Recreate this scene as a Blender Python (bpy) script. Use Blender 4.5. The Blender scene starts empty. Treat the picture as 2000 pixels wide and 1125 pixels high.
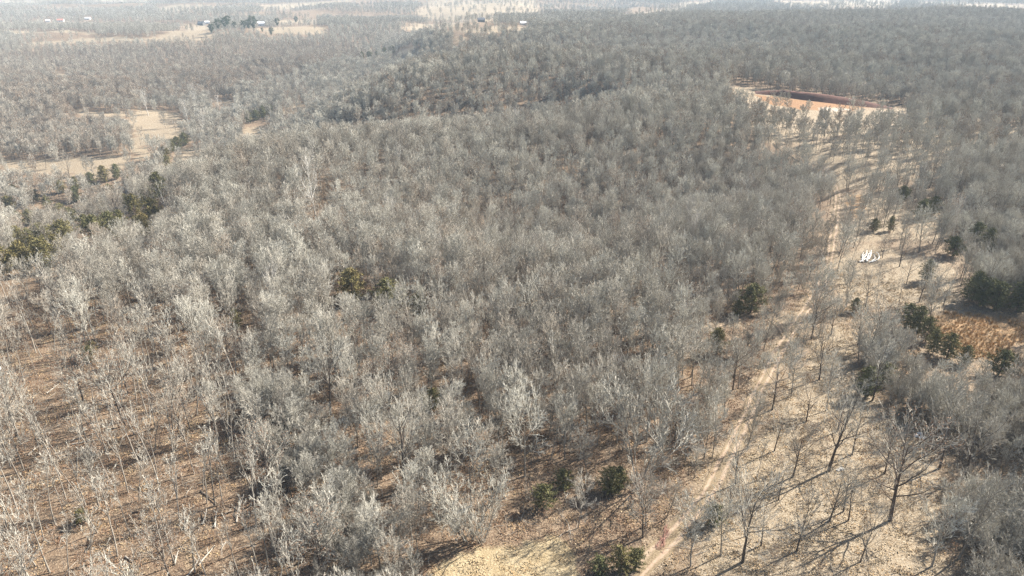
import bpy, math, random
import numpy as np
from mathutils import Vector

S = bpy.context.scene
COL = S.collection
R = math.radians

# ------------------------------------------------------------------ camera
CAM_H = 72.0
PITCH = R(24.5)
FPX = 1351.0                                   # focal length in photo pixels (photo 2000 wide)
cam_d = bpy.data.cameras.new('camera')
cam_d.sensor_width = 36.0
cam_d.lens = 36.0 * FPX / 2000.0
cam_d.clip_start = 1.0
cam_d.clip_end = 20000.0
cam = bpy.data.objects.new('camera', cam_d)
cam.location = (0, 0, CAM_H)
cam.rotation_euler = (R(90) - PITCH, 0, 0)
COL.objects.link(cam)
S.camera = cam

# ------------------------------------------------------------------ light
SUN_EL, SUN_AZ = R(37), R(28)                  # azimuth measured from +X towards +Y
SUN = Vector((math.cos(SUN_EL) * math.cos(SUN_AZ), math.cos(SUN_EL) * math.sin(SUN_AZ), math.sin(SUN_EL)))
W = bpy.data.worlds.new('World')
S.world = W
W.use_nodes = True
wn = W.node_tree.nodes
sky = wn.new('ShaderNodeTexSky')
sky.sky_type = 'NISHITA'
sky.sun_disc = False
sky.sun_elevation = SUN_EL
sky.sun_rotation = math.pi / 2 - SUN_AZ        # measured from +Y towards +X
sky.dust_density = 1.5
W.node_tree.links.new(sky.outputs[0], wn['Background'].inputs[0])
wn['Background'].inputs[1].default_value = 0.055
sd = bpy.data.lights.new('sun', 'SUN')
sd.energy = 5.0
sd.angle = R(0.53)
sd.color = (1.0, 0.94, 0.85)
sun = bpy.data.objects.new('sun', sd)
sun.rotation_euler = SUN.to_track_quat('Z', 'Y').to_euler()
sun.location = (200, 100, 300)
COL.objects.link(sun)
S.view_settings.view_transform = 'Standard'
S.view_settings.look = 'None'
S.view_settings.gamma = 1.0
S.view_settings.use_curve_mapping = False
S.view_settings.exposure = 1.66
S.render.engine = 'CYCLES'
S.cycles.max_bounces = 4
S.cycles.diffuse_bounces = 1
S.cycles.glossy_bounces = 1
S.cycles.transmission_bounces = 1
S.cycles.volume_bounces = 1
S.cycles.transparent_max_bounces = 8
S.cycles.use_denoising = True
S.cycles.denoising_prefilter = 'NONE'
S.render.filter_size = 1.0

# ------------------------------------------------------------------ helpers
def sstep(a, b, x):
    t = np.clip((np.asarray(x, float) - a) / (b - a), 0, 1)
    return t * t * (3 - 2 * t)

def vnoise(x, y, seed=0):
    x = np.asarray(x, float); y = np.asarray(y, float)
    xi = np.floor(x).astype(np.int64); yi = np.floor(y).astype(np.int64)
    fx = x - xi; fy = y - yi
    fx = fx * fx * (3 - 2 * fx); fy = fy * fy * (3 - 2 * fy)
    def hsh(a, b):
        n = (a * 374761393 + b * 668265263 + seed * 974711) & 0xffffffff
        n = ((n ^ (n >> 13)) * 1274126177) & 0xffffffff
        n = (n ^ (n >> 16)) & 0xffff
        return n / 65535.0
    a = hsh(xi, yi) * (1 - fx) + hsh(xi + 1, yi) * fx
    b = hsh(xi, yi + 1) * (1 - fx) + hsh(xi + 1, yi + 1) * fx
    return a * (1 - fy) + b * fy                # 0..1

def fnoise(x, y, seed=0, o=3):
    s = 0; a = 0.5; t = 0
    for k in range(o):
        s = s + a * vnoise(x * 2 ** k, y * 2 ** k, seed + 7 * k); t += a; a *= 0.5
    return s / t

def ditch(X, Y, a, b, w):
    ax, ay = a; bx, by = b
    dx, dy = bx - ax, by - ay
    t = np.clip(((X - ax) * dx + (Y - ay) * dy) / (dx * dx + dy * dy), 0, 1)
    q = (X - ax - t * dx) ** 2 + (Y - ay - t * dy) ** 2
    return np.exp(-q / (2 * w * w))

def height(X, Y):
    X = np.asarray(X, float); Y = np.asarray(Y, float)
    left = sstep(-55, -185, X + 18 * np.sin(Y / 140.0)) * sstep(110, 330, Y)
    h = -36 * left
    h = h - 34 * sstep(1050, 1850, Y) * (1 - left) * (1 - 0.55 * sstep(200, 900, X))
    h = h + 7 * sstep(420, 900, Y) * (1 - left) * (1 - sstep(1000, 1500, Y))
    h = h + 9 * np.exp(-((Y - 1270) / 170.0) ** 2) * sstep(-150, -330, X)
    h = h + 34 * np.exp(-((X + 40) / 420.0) ** 2 - ((Y - 2700) / 520.0) ** 2)
    h = h + 75 * sstep(2700, 4600, Y)
    h = h - 30 * ditch(X, Y, (-190, 315), (30, 425), 27) - 12 * ditch(X, Y, (10, 205), (95, 262), 22)
    h = h + 7 * ditch(X, Y, (-120, 255), (60, 325), 30)
    h = h - 9 * ditch(X, Y, (-40, 640), (190, 760), 50) + 7 * ditch(X, Y, (-80, 520), (220, 560), 55)
    am = sstep(110, 420, Y)
    h = h + am * 17 * (fnoise(X / 120.0, Y / 150.0, 3, 2) - 0.5)
    h = h + sstep(700, 1600, Y) * 56 * (fnoise(X / 620.0, Y / 480.0, 9, 2) - 0.5)
    h = h + 0.5 * (vnoise(X / 17.0, Y / 17.0, 5) - 0.5)
    return h

cP, sP = math.cos(PITCH), math.sin(PITCH)
def ground_at(pts):
    """photo pixels -> points of the terrain seen there"""
    p = np.asarray(pts, float).reshape(-1, 2)
    u = (p[:, 0] - 1000) / FPX; v = (p[:, 1] - 562.5) / FPX
    D = np.stack([u, cP - v * sP, -sP - v * cP], 1)
    D /= np.linalg.norm(D, axis=1)[:, None]
    n = len(p); t = np.full(n, 40.0); hit = np.zeros(n, bool); t0 = t.copy()
    for _ in range(900):
        act = ~hit
        if not act.any(): break
        q = D * t[:, None]
        under = (CAM_H + q[:, 2]) < height(q[:, 0], q[:, 1])
        hit |= under & act
        go = act & ~under
        t0[go] = t[go]; t[go] = t[go] * 1.006 + 0.2
        if (t[~hit] > 6200).all(): break
    lo, hi = t0, t
    for _ in range(14):
        m = 0.5 * (lo + hi); q = D * m[:, None]
        under = (CAM_H + q[:, 2]) < height(q[:, 0], q[:, 1])
        hi = np.where(under, m, hi); lo = np.where(under, lo, m)
    q = D * hi[:, None]
    return np.stack([q[:, 0], q[:, 1], height(q[:, 0], q[:, 1])], 1)

def to_photo(P):
    P = np.asarray(P, float).reshape(-1, 3)
    x, y, z = P[:, 0], P[:, 1], P[:, 2] - CAM_H
    f = y * cP - z * sP; d = -y * sP - z * cP
    f = np.maximum(f, 1e-3)
    return 1000 + FPX * x / f, 562.5 + FPX * d / f, f

def inside(X, Y, poly):
    r = np.zeros(X.shape, bool); n = len(poly)
    bx0, by0 = poly.min(0); bx1, by1 = poly.max(0)
    c = (X >= bx0) & (X <= bx1) & (Y >= by0) & (Y <= by1)
    if not c.any(): return r
    x = X[c]; y = Y[c]; k = np.zeros(x.shape, bool)
    for i in range(n):
        x1, y1 = poly[i]; x2, y2 = poly[i - 1]
        if y1 == y2: continue
        cond = ((y1 > y) != (y2 > y)) & (x < (x2 - x1) * (y - y1) / (y2 - y1) + x1)
        k ^= cond
    r[c] = k
    return r

# ------------------------------------------------------------------ places, outlined on the photo and carried to the terrain
AREAS = {
 'field': [
  [(0,311),(108,311),(224,308),(245,304),(241,315),(238,336),(206,350),(168,341),(105,339),(35,336),(0,334)],
  [(91,215),(168,219),(245,224),(266,215),(350,217),(353,231),(367,241),(364,259),(332,276),(294,280),(266,269),(259,241),(245,231),(175,227)],
  [(259,266),(292,278),(292,296),(280,312),(250,312),(262,294)],
  [(350,294),(388,288),(394,304),(371,317),(335,320),(334,304)],
  [(479,250),(525,243),(514,261),(483,282),(474,273)],
  [(413,200),(455,194),(455,204),(420,208)],
  [(553,217),(597,197),(593,208),(558,226)],
  [(28,86),(105,80),(192,75),(280,74),(325,70),(367,50),(381,47),(410,50),(412,70),(416,76),(367,80),(280,80),(175,83),(105,87)],
  [(500,56),(546,53),(640,53),(640,64),(595,67),(560,64),(518,67)],
  [(539,42),(616,37),(620,44),(560,49)],
  [(505,19),(560,7),(665,0),(690,2),(630,10),(560,18)],
  [(308,14),(350,8),(460,12),(350,21),(308,23)],
  [(0,59),(70,61),(189,63),(189,68),(35,65)],
  [(0,0),(80,0),(110,4),(60,8),(0,8)],
  [(120,2),(240,0),(300,0),(290,5),(200,6)],
  [(836,0),(1040,0),(1050,14),(1064,28),(1015,28),(966,28),(962,38),(945,44),(896,41),(864,39),(815,34),(824,14)],
  [(787,52),(875,42),(917,43),(896,53),(910,60),(966,50),(1022,53),(1025,57),(980,63),(945,67),(896,61),(840,60),(798,58)],
  [(777,103),(819,94),(824,98),(787,117),(761,121)],
  [(885,72),(915,74),(905,82),(885,84)],
  [(1190,31),(1295,17),(1347,4),(1382,0),(1400,2),(1330,17),(1260,29)],
  [(1506,2),(1615,2),(1737,0),(1765,5),(1720,15),(1615,15),(1545,11)],
  [(1790,3),(1895,6),(2000,10),(2000,18),(1930,15),(1790,8)],
  [(110,139),(125,138),(125,149),(108,148)],
  [(222,181),(233,180),(233,188),(222,189)],
 ],
 'savanna': [
  [(1640,640),(1700,655),(1668,700),(1680,760),(1760,800),(1800,860),(1830,940),(1840,1020),(1850,1140),(1860,1340),(1330,1340),(1380,1140),(1420,1000),(1480,860),(1560,720)],
  [(1640,490),(1700,478),(1790,500),(1850,520),(1870,560),(1868,600),(1880,615),(1800,612),(1740,600),(1680,600),(1640,570)],
 ],
 'lawn': [[(800,1280),(820,1140),(868,1095),(930,1072),(1000,1064),(1100,1058),(1128,1090),(1135,1140),(1130,1280)]],
 'rust': [[(1835,612),(1895,614),(2030,640),(2030,662),(1916,700),(1895,702),(1846,668)], [(1650,370),(1680,385),(1668,420),(1650,430)]],
 'sparse': [
  [(1500,285),(1700,270),(2030,240),(2030,300),(1900,340),(1760,360),(1650,370),(1540,300)],
  [(1420,165),(1480,172),(1520,195),(1660,215),(1820,205),(1840,235),(1700,265),(1500,280),(1430,240)],
  [(1640,380),(1760,372),(1900,440),(1880,470),(1700,470),(1650,480)],
 ],
 'clearing': [[(1420,163),(1470,166),(1540,186),(1620,196),(1720,204),(1790,208),(1760,218),(1640,222),(1530,206),(1440,190)]],
 'clay': [[(1470,184),(1540,193),(1650,203),(1700,210),(1640,218),(1560,214),(1500,204)]],
 'chalk': [[(1590,209),(1640,210),(1660,213),(1622,218),(1595,215)]],
 'thinned': [[(-40,600),(150,560),(260,590),(330,650),(470,760),(500,860),(560,960),(600,1040),(640,1160),(660,1400),(-300,1400)]],
 'strip': [[(470,740),(575,760),(680,930),(800,1130),(960,1400),(660,1400),(640,1160),(600,1040),(540,930),(500,840)]],
 'thicket': [
  [(1690,700),(1760,640),(1850,700),(1920,720),(2040,760),(2040,900),(1900,880),(1800,820),(1740,790),(1690,760)],
  [(1880,455),(2040,430),(2040,600),(1930,590),(1880,540)],
  [(1860,960),(1960,930),(2060,960),(2060,1160),(1900,1160),(1880,1050)],
 ],
 'brown': [[(0,110),(300,90),(700,95),(720,120),(560,160),(420,200),(250,215),(0,240)], [(0,220),(200,235),(260,290),(200,308),(0,310)]],
 'edge': [[(1290,560),(1480,600),(1560,520),(1600,420),(1640,480),(1600,600),(1480,800),(1400,930),(1300,1080),(1200,1140),(1140,1100),(1350,850),(1380,700)]],
 'right_land': [[(1290,1340),(1310,1100),(1400,900),(1500,700),(1580,560),(1630,400),(1490,262),(1430,200),(1480,165),(1700,215),(2150,200),(2300,1340)]],
 'cedars': [[(0,360),(180,340),(330,300),(340,360),(300,460),(120,510),(0,540)]],
}
flat = []; idx = []
for k, L in AREAS.items():
    for q in L:
        idx.append((k, len(flat), len(q))); flat += q
TRACKS = [
 ([(1225,1150),(1262,1100),(1310,1055),(1366,990),(1402,930),(1436,860),(1470,790),(1500,725),(1524,680),(1556,630),(1592,582),(1612,540),(1622,500),(1628,450),(1634,410),(1640,378),(1616,342),(1565,312),(1528,292),(1512,278)], 1.35),
 ([(1535,655),(1510,618),(1485,606),(1450,618),(1415,632),(1380,640)], 1.1),
]
tr_idx = []
for q, wd in TRACKS:
    tr_idx.append((len(flat), len(q), wd)); flat += q
world = ground_at(flat)
A = {}
for k, s, n in idx:
    A.setdefault(k, []).append(world[s:s + n, :2].copy())

def resample(P, step):
    P = np.asarray(P)[:, :2]
    for _ in range(3):                           # Chaikin smoothing
        Q = [P[0]]
        for a, b in zip(P[:-1], P[1:]): Q += [0.75 * a + 0.25 * b, 0.25 * a + 0.75 * b]
        Q.append(P[-1]); P = np.array(Q)
    d = np.r_[0, np.cumsum(np.hypot(*np.diff(P, axis=0).T))]
    s = np.arange(0, d[-1], step)
    return np.stack([np.interp(s, d, P[:, 0]), np.interp(s, d, P[:, 1])], 1)
paths = [(resample(world[s:s + n], 1.5), w) for s, n, w in tr_idx]

def path_dist(X, Y):
    d = np.full(X.shape, 1e9)
    near = (Y < 420) & (X > -20) & (X < 220) & (Y > 20)
    if near.any():
        x = X[near]; y = Y[near]; m = np.full(x.shape, 1e9)
        for P, w in paths:
            for i in range(0, len(P)):
                m = np.minimum(m, np.hypot(x - P[i, 0], y - P[i, 1]) - w)
        d[near] = m
    return d

def area(name, X, Y, jit=1.0):
    rr = np.hypot(X, Y)
    a = (0.6 + rr * 0.012) * jit
    jx = X + a * 2 * (fnoise(X / 6.0, Y / 6.0, 21, 2) - 0.5) + a * 1.5 * (vnoise(X / 27.0, Y / 27.0, 23) - 0.5)
    jy = Y + a * 2 * (fnoise(X / 6.0, Y / 6.0, 31, 2) - 0.5) + a * 1.5 * (vnoise(X / 27.0, Y / 27.0, 33) - 0.5)
    r = np.zeros(X.shape, bool)
    for p in A[name]: r |= inside(jx, jy, p)
    return r

# ------------------------------------------------------------------ materials
def mat(name):
    m = bpy.data.materials.new(name); m.use_nodes = True
    nt = m.node_tree; b = nt.nodes['Principled BSDF']
    b.inputs['Roughness'].default_value = 0.9
    b.inputs['Specular IOR Level'].default_value = 0.15
    return m, nt, b

def N(nt, t, **kw):
    n = nt.nodes.new(t)
    for k, v in kw.items(): setattr(n, k, v)
    return n

def mixc(nt, fac, a, b):
    n = N(nt, 'ShaderNodeMix', data_type='RGBA')
    for s, v in ((n.inputs[0], fac), (n.inputs[6], a), (n.inputs[7], b)):
        if isinstance(v, bpy.types.NodeSocket): nt.links.new(v, s)
        elif isinstance(v, (int, float)): s.default_value = v
        else: s.default_value = (*v, 1)
    return n.outputs[2]

def noise(nt, scale, detail=3, rough=0.6, vec=None):
    n = N(nt, 'ShaderNodeTexNoise'); n.inputs['Scale'].default_value = scale
    n.inputs['Detail'].default_value = detail; n.inputs['Roughness'].default_value = rough
    if vec is not None: nt.links.new(vec, n.inputs['Vector'])
    return n.outputs[0]

def ramp(nt, src, p0, p1, v0=0.0, v1=1.0):
    n = N(nt, 'ShaderNodeMapRange'); n.clamp = True
    nt.links.new(src, n.inputs[0])
    for i, v in zip((1, 2, 3, 4), (p0, p1, v0, v1)): n.inputs[i].default_value = v
    return n.outputs[0]

def attr(nt, name, typ='GEOMETRY'):
    n = N(nt, 'ShaderNodeAttribute', attribute_name=name, attribute_type=typ)
    return n.outputs['Fac']

def wood(name, grey, brown, dark, rnd=0.35, scale=3.0):
    m, nt, b = mat(name)
    tint = attr(nt, 'tint', 'INSTANCER')
    oi = N(nt, 'ShaderNodeObjectInfo')
    pos = N(nt, 'ShaderNodeTexCoord').outputs['Object']
    c = mixc(nt, tint, grey, brown)
    c = mixc(nt, ramp(nt, oi.outputs['Random'], 0, 1, 0.0, rnd), c, dark)
    c = mixc(nt, ramp(nt, noise(nt, scale, 2, 0.6, pos), 0.4, 0.7, 0, 0.45), c, dark)
    nt.links.new(c, b.inputs['Base Color'])
    return m
M = {}
M['bark'] = wood('bark', (0.30, 0.275, 0.235), (0.24, 0.20, 0.16), (0.11, 0.095, 0.08))
M['twig'] = wood('twig_bark', (0.61, 0.585, 0.50), (0.42, 0.35, 0.275), (0.185, 0.165, 0.135), 0.55, 1.2)
M['pale'] = wood('pale_bark', (0.62, 0.59, 0.53), (0.55, 0.5, 0.44), (0.38, 0.35, 0.31), 0.2)
M['pole'] = wood('grey_pole_bark', (0.40, 0.365, 0.31), (0.27, 0.225, 0.18), (0.13, 0.115, 0.095), 0.5, 1.0)
M['dark'] = wood('dark_bark', (0.11, 0.09, 0.075), (0.12, 0.085, 0.065), (0.045, 0.038, 0.033), 0.2)
M['log'] = wood('weathered_log', (0.38, 0.35, 0.30), (0.10, 0.085, 0.07), (0.2, 0.18, 0.15), 0.3)
M['white'] = wood('bleached_wood', (0.82, 0.80, 0.76), (0.8, 0.78, 0.74), (0.62, 0.6, 0.57), 0.15)
def foliage(name, a, b_, c_, sc):
    m, nt, b = mat(name)
    pos = N(nt, 'ShaderNodeTexCoord').outputs['Object']
    tint = attr(nt, 'tint', 'INSTANCER')
    c = mixc(nt, tint, a, b_)
    c = mixc(nt, ramp(nt, noise(nt, sc, 3, 0.7, pos), 0.35, 0.7, 0, 0.8), c, c_)
    nt.links.new(c, b.inputs['Base Color'])
    return m
M['cedar'] = foliage('cedar_spray', (0.105, 0.12, 0.055), (0.25, 0.185, 0.075), (0.17, 0.16, 0.07), 1.1)
M['pine'] = foliage('pine_needles', (0.055, 0.08, 0.04), (0.09, 0.10, 0.04), (0.085, 0.10, 0.045), 0.6)
M['leaf'] = foliage('dead_oak_leaves', (0.235, 0.135, 0.08), (0.30, 0.195, 0.115), (0.15, 0.09, 0.058), 1.5)
M['straw'] = foliage('dry_straw', (0.46, 0.37, 0.245), (0.44, 0.25, 0.10), (0.36, 0.28, 0.17), 0.9)

# ------------------------------------------------------------------ terrain
def new_mesh(name, V, F, mats, smooth=True, mi=None, attrs=None):
    me = bpy.data.meshes.new(name)
    V = np.asarray(V, np.float32); F = np.asarray(F, np.int32)
    me.vertices.add(len(V)); me.vertices.foreach_set('co', V.ravel())
    if len(F):
        nl = F.shape[1]
        me.loops.add(F.size); me.loops.foreach_set('vertex_index', F.ravel())
        me.polygons.add(len(F))
        me.polygons.foreach_set('loop_start', np.arange(0, F.size, nl, dtype=np.int32))
        me.polygons.foreach_set('loop_total', np.full(len(F), nl, np.int32))
        me.polygons.foreach_set('use_smooth', np.full(len(F), smooth, bool))
        if mi is not None: me.polygons.foreach_set('material_index', np.asarray(mi, np.int32))
    for m in mats: me.materials.append(m)
    for k, v in (attrs or {}).items():
        a = me.attributes.new(k, 'FLOAT', 'POINT'); a.data.foreach_set('value', np.asarray(v, np.float32).ravel())
    me.update(calc_edges=True)
    return me

def grid_faces(nr, nc):
    i = np.arange(nr - 1)[:, None] * nc + np.arange(nc - 1)[None, :]
    return np.stack([i, i + 1, i + nc + 1, i + nc], -1).reshape(-1, 4)

NR, NC = 600, 620
rr = 95.0 * (6600 / 95.0) ** (np.linspace(0, 1, NR))
th = np.linspace(R(-60), R(60), NC)
GX = rr[:, None] * np.sin(th)[None, :]
GY = rr[:, None] * np.cos(th)[None, :] - 80
GZ = height(GX, GY)
gx, gy = GX.ravel(), GY.ravel()
pd = path_dist(gx, gy)
def f(n, j=1.0): return area(n, gx, gy, j).astype(float)
straw = np.clip(0.38 * f('right_land', 2) + f('field', 0.8) + f('savanna') + f('sparse') * 0.7 + f('clearing') * .45 + f('rust'), 0, 1)
straw = np.maximum(straw, 0.7 - 0.7 * sstep(-0.5, 2.2, pd + 3 * (vnoise(gx / 3, gy / 3, 71) - 0.5)))
sheet = new_mesh('ground', np.stack([gx, gy, GZ.ravel()], 1), grid_faces(NR, NC)[:, ::-1], [], True, None,
    {'straw': straw, 'lawn': f('lawn'), 'rust': f('rust'), 'clay': f('clay', .4), 'chalk': f('chalk', .4), 'thin': f('thinned')})
ground = bpy.data.objects.new('ground', sheet); COL.objects.link(ground); ground['kind'] = 'structure'

m, nt, b = mat('winter_ground')
pos = N(nt, 'ShaderNodeNewGeometry').outputs['Position']
n_big = noise(nt, 0.03, 4, 0.6, pos); n_mid = noise(nt, 0.35, 4, 0.65, pos); n_fine = noise(nt, 3.2, 3, 0.75, pos); n_leaf = noise(nt, 7.0, 2, 0.8, pos)
lit = mixc(nt, ramp(nt, n_mid, 0.35, 0.65), (0.15, 0.10, 0.064), (0.19, 0.14, 0.095))
n_1m = noise(nt, 1.1, 3, 0.7, pos)
lit = mixc(nt, ramp(nt, n_1m, 0.5, 0.62, 0, .7), lit, (0.12, 0.078, 0.05))
lit = mixc(nt, ramp(nt, n_fine, 0.5, 0.58, 0, .9), lit, (0.29, 0.22, 0.15))
lit = mixc(nt, ramp(nt, n_leaf, 0.54, 0.62, 0, .85), lit, (0.085, 0.056, 0.038))
st = mixc(nt, ramp(nt, n_big, 0.35, 0.65), (0.245, 0.19, 0.127), (0.295, 0.238, 0.166))
st = mixc(nt, ramp(nt, noise(nt, .007, 5, .65, pos), .45, .62, 0, .6), st, (0.205, 0.16, 0.105))
st = mixc(nt, ramp(nt, n_mid, 0.45, 0.65, 0, .8), st, (0.215, 0.16, 0.10))
st = mixc(nt, ramp(nt, n_1m, 0.5, 0.64, 0, .7), st, (0.19, 0.14, 0.088))
st = mixc(nt, ramp(nt, n_fine, 0.5, 0.6, 0, .8), st, (0.38, 0.325, 0.245))
st = mixc(nt, ramp(nt, n_leaf, 0.55, 0.68, 0, .6), st, (0.12, 0.085, 0.055))
c = mixc(nt, attr(nt, 'straw'), lit, st)
lw = mixc(nt, ramp(nt, n_mid, 0.35, 0.65), (0.27, 0.205, 0.115), (0.33, 0.265, 0.165))
lw = mixc(nt, ramp(nt, n_fine, 0.5, 0.65, 0, .7), lw, (0.44, 0.37, 0.25))
c = mixc(nt, attr(nt, 'lawn'), c, lw)
ru = mixc(nt, ramp(nt, n_mid, 0.35, 0.7), (0.29, 0.17, 0.08), (0.31, 0.22, 0.13))
c = mixc(nt, attr(nt, 'rust'), c, ru)
c = mixc(nt, attr(nt, 'clay'), c, mixc(nt, n_mid, (0.225, 0.112, 0.052), (0.25, 0.155, 0.08)))
c = mixc(nt, attr(nt, 'chalk'), c, (0.36, 0.31, 0.245))
nt.links.new(c, b.inputs['Base Color'])
bp = N(nt, 'ShaderNodeBump'); bp.inputs['Strength'].default_value = 0.9; bp.inputs['Distance'].default_value = 0.25
nt.links.new(n_fine, bp.inputs['Height']); nt.links.new(bp.outputs[0], b.inputs['Normal'])
sheet.materials.append(m)

# dirt tracks: sheets just above the ground, ragged edges, two worn ruts
m, nt, b = mat('track_dirt')
pos = N(nt, 'ShaderNodeNewGeometry').outputs['Position']
ac = attr(nt, 'across')
n1 = noise(nt, 1.6, 4, 0.7, pos); n2 = noise(nt, 5.0, 2, 0.7, pos)
dirt = mixc(nt, ramp(nt, n1, 0.35, 0.65), (0.27, 0.195, 0.138), (0.36, 0.28, 0.205))
gr = mixc(nt, ramp(nt, n2, 0.4, 0.65), (0.25, 0.195, 0.125), (0.12, 0.085, 0.052))
c = mixc(nt, ramp(nt, N(nt, 'ShaderNodeMath', operation='ADD').outputs[0], .75, 1.25), gr, dirt)
ad = [q for q in nt.nodes if q.type == 'MATH'][0]; nt.links.new(ac, ad.inputs[0]); nt.links.new(noise(nt, .9, 4, .7, pos), ad.inputs[1])
nt.links.new(c, b.inputs['Base Color'])
def track(P, w, name):
    nx = 13
    t = np.gradient(P, axis=0); t /= np.hypot(t[:, 0], t[:, 1])[:, None] + 1e-9
    nrm = np.stack([-t[:, 1], t[:, 0]], 1)
    s = np.linspace(-1, 1, nx)
    k = np.arange(len(P)) * 1.5
    wl = w * (0.55 + 0.9 * fnoise(k / 4.0, k * 0, 3)); wr = w * (0.55 + 0.9 * fnoise(k / 4.0, k * 0 + 9, 4))
    off = np.where(s[None, :] < 0, s[None, :] * wl[:, None], s[None, :] * wr[:, None])
    X = P[:, 0:1] + nrm[:, 0:1] * off; Y = P[:, 1:2] + nrm[:, 1:2] * off
    dist = np.hypot(X, Y)
    rut = np.exp(-((np.abs(s) - 0.5) / 0.2) ** 2)
    Z = height(X, Y) + 0.05 + 0.0004 * dist - 0.04 * rut[None, :]
    acr = np.broadcast_to(np.clip(rut * 1.1, 0, 1)[None, :], X.shape)
    me = new_mesh(name, np.stack([X, Y, Z], -1).reshape(-1, 3), grid_faces(len(P), nx), [m], True, None, {'across': acr})
    o = bpy.data.objects.new(name, me); COL.objects.link(o); o['kind'] = 'structure'
    return o
track(paths[0][0], paths[0][1], 'dirt_track')
track(paths[1][0], paths[1][1], 'side_track')

# ------------------------------------------------------------------ branching wood
def nrm3(a):
    l = math.sqrt(a[0] * a[0] + a[1] * a[1] + a[2] * a[2]) or 1.0
    return (a[0] / l, a[1] / l, a[2] / l)

def side_dir(d, ang, az):
    a = (0, 0, 1) if abs(d[2]) < 0.95 else (1, 0, 0)
    u = nrm3((d[1] * a[2] - d[2] * a[1], d[2] * a[0] - d[0] * a[2], d[0] * a[1] - d[1] * a[0]))
    v = (d[1] * u[2] - d[2] * u[1], d[2] * u[0] - d[0] * u[2], d[0] * u[1] - d[1] * u[0])
    ca, sa = math.cos(ang), math.sin(ang); cz, sz = math.cos(az) * sa, math.sin(az) * sa
    return (d[0] * ca + u[0] * cz + v[0] * sz, d[1] * ca + u[1] * cz + v[1] * sz, d[2] * ca + u[2] * cz + v[2] * sz)

def grow(out, rng, p, d, L, r, lev, spec):
    s = spec[lev]
    n = s['seg']; pts = [p]; ds = [d]
    for i in range(n):
        w = s['wob']
        d = nrm3((d[0] + rng.uniform(-w, w), d[1] + rng.uniform(-w, w), d[2] + rng.uniform(-w, w) + s['up']))
        p = (p[0] + d[0] * L / n, p[1] + d[1] * L / n, p[2] + d[2] * L / n)
        pts.append(p); ds.append(d)
    r1 = max(r * s['taper'], s.get('rmin', 0.004))
    out[lev].append((pts, [r + (r1 - r) * i / n for i in range(n + 1)]))
    if lev + 1 >= len(spec): return
    k = s['n'] if isinstance(s['n'], int) else rng.randint(*s['n'])
    az = rng.uniform(0, 6.28)
    for c in range(k):
        t = s['t0'] + (1 - s['t0']) * (c + rng.uniform(0.15, 0.95)) / k
        if lev and rng.random() < 0.06: continue
        x = t * n; i = min(int(x), n - 1); fr = x - i
        q = tuple(pts[i][j] + (pts[i + 1][j] - pts[i][j]) * fr for j in range(3))
        az += 2.4 + rng.uniform(-0.5, 0.5)
        a = R(rng.uniform(*s['ang'])) * (1 - s.get('close', 0.35) * t)
        L2 = L * rng.uniform(*s['ratio']) * (s['prof'](t) if 'prof' in s else 1 - 0.45 * t)
        rt = r + (r1 - r) * t
        r2 = max(min(rt * s.get('rr', 0.6), 0.02 * L2 + 0.004), spec[lev + 1].get('rmin', 0.004))
        grow(out, rng, q, side_dir(ds[i + 1], a, az), L2, r2, lev + 1, spec)

def tubes(polys, sides):
    """polys: (points, radii) lists -> vertices, quads"""
    V = []; F = []; base = 0
    groups = {}
    for pts, rad in polys: groups.setdefault(len(pts), []).append((pts, rad))
    for m_, g in groups.items():
        P = np.array([q[0] for q in g]); Rr = np.array([q[1] for q in g])
        T = np.gradient(P, axis=1); T /= np.linalg.norm(T, axis=2)[..., None] + 1e-9
        ref = np.where(np.abs(T[..., 2:3]) < 0.9, np.array([0, 0, 1.0]), np.array([1.0, 0, 0]))
        U = np.cross(T, ref); U /= np.linalg.norm(U, axis=2)[..., None] + 1e-9
        Wv = np.cross(T, U)
        a = np.arange(sides) * 2 * np.pi / sides
        ring = P[:, :, None, :] + Rr[:, :, None, None] * (np.cos(a)[None, None, :, None] * U[:, :, None, :] + np.sin(a)[None, None, :, None] * Wv[:, :, None, :])
        n = len(g); V.append(ring.reshape(-1, 3))
        k = np.arange(n)[:, None, None] * (m_ * sides) + np.arange(m_ - 1)[None, :, None] * sides
        s0 = np.arange(sides)[None, None, :]; s1 = (s0 + 1) % sides
        F.append((np.stack([k + s0, k + s1, k + sides + s1, k + sides + s0], -1)).reshape(-1, 4) + base)
        base += n * m_ * sides
    if not V: return np.zeros((0, 3)), np.zeros((0, 4), int)
    return np.concatenate(V), np.concatenate(F)

def cat(parts):
    V = []; F = []; MI = []; b0 = 0
    for v, f_, k in parts:
        V.append(v); F.append(f_ + b0); MI.append(np.full(len(f_), k)); b0 += len(v)
    return np.concatenate(V), np.concatenate(F), np.concatenate(MI)

def cards(rng, C, size, asp=0.6, up=0.0):
    """small leaf-sized quads about the centres C"""
    C = np.asarray(C); n = len(C)
    g = np.random.RandomState(rng.randint(0, 10 ** 6))
    a = g.normal(size=(n, 3)); a[:, 2] += up; a /= np.linalg.norm(a, axis=1)[:, None]
    b_ = np.cross(a, g.normal(size=(n, 3))); b_ /= np.linalg.norm(b_, axis=1)[:, None]
    s = size * g.uniform(0.6, 1.3, n)[:, None]
    a = a * s; b_ = b_ * s * asp
    V = np.stack([C - a, C + b_ * .5, C + a, C - b_ * .5], 1).reshape(-1, 3)
    return V, np.arange(4 * n).reshape(n, 4)

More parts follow.
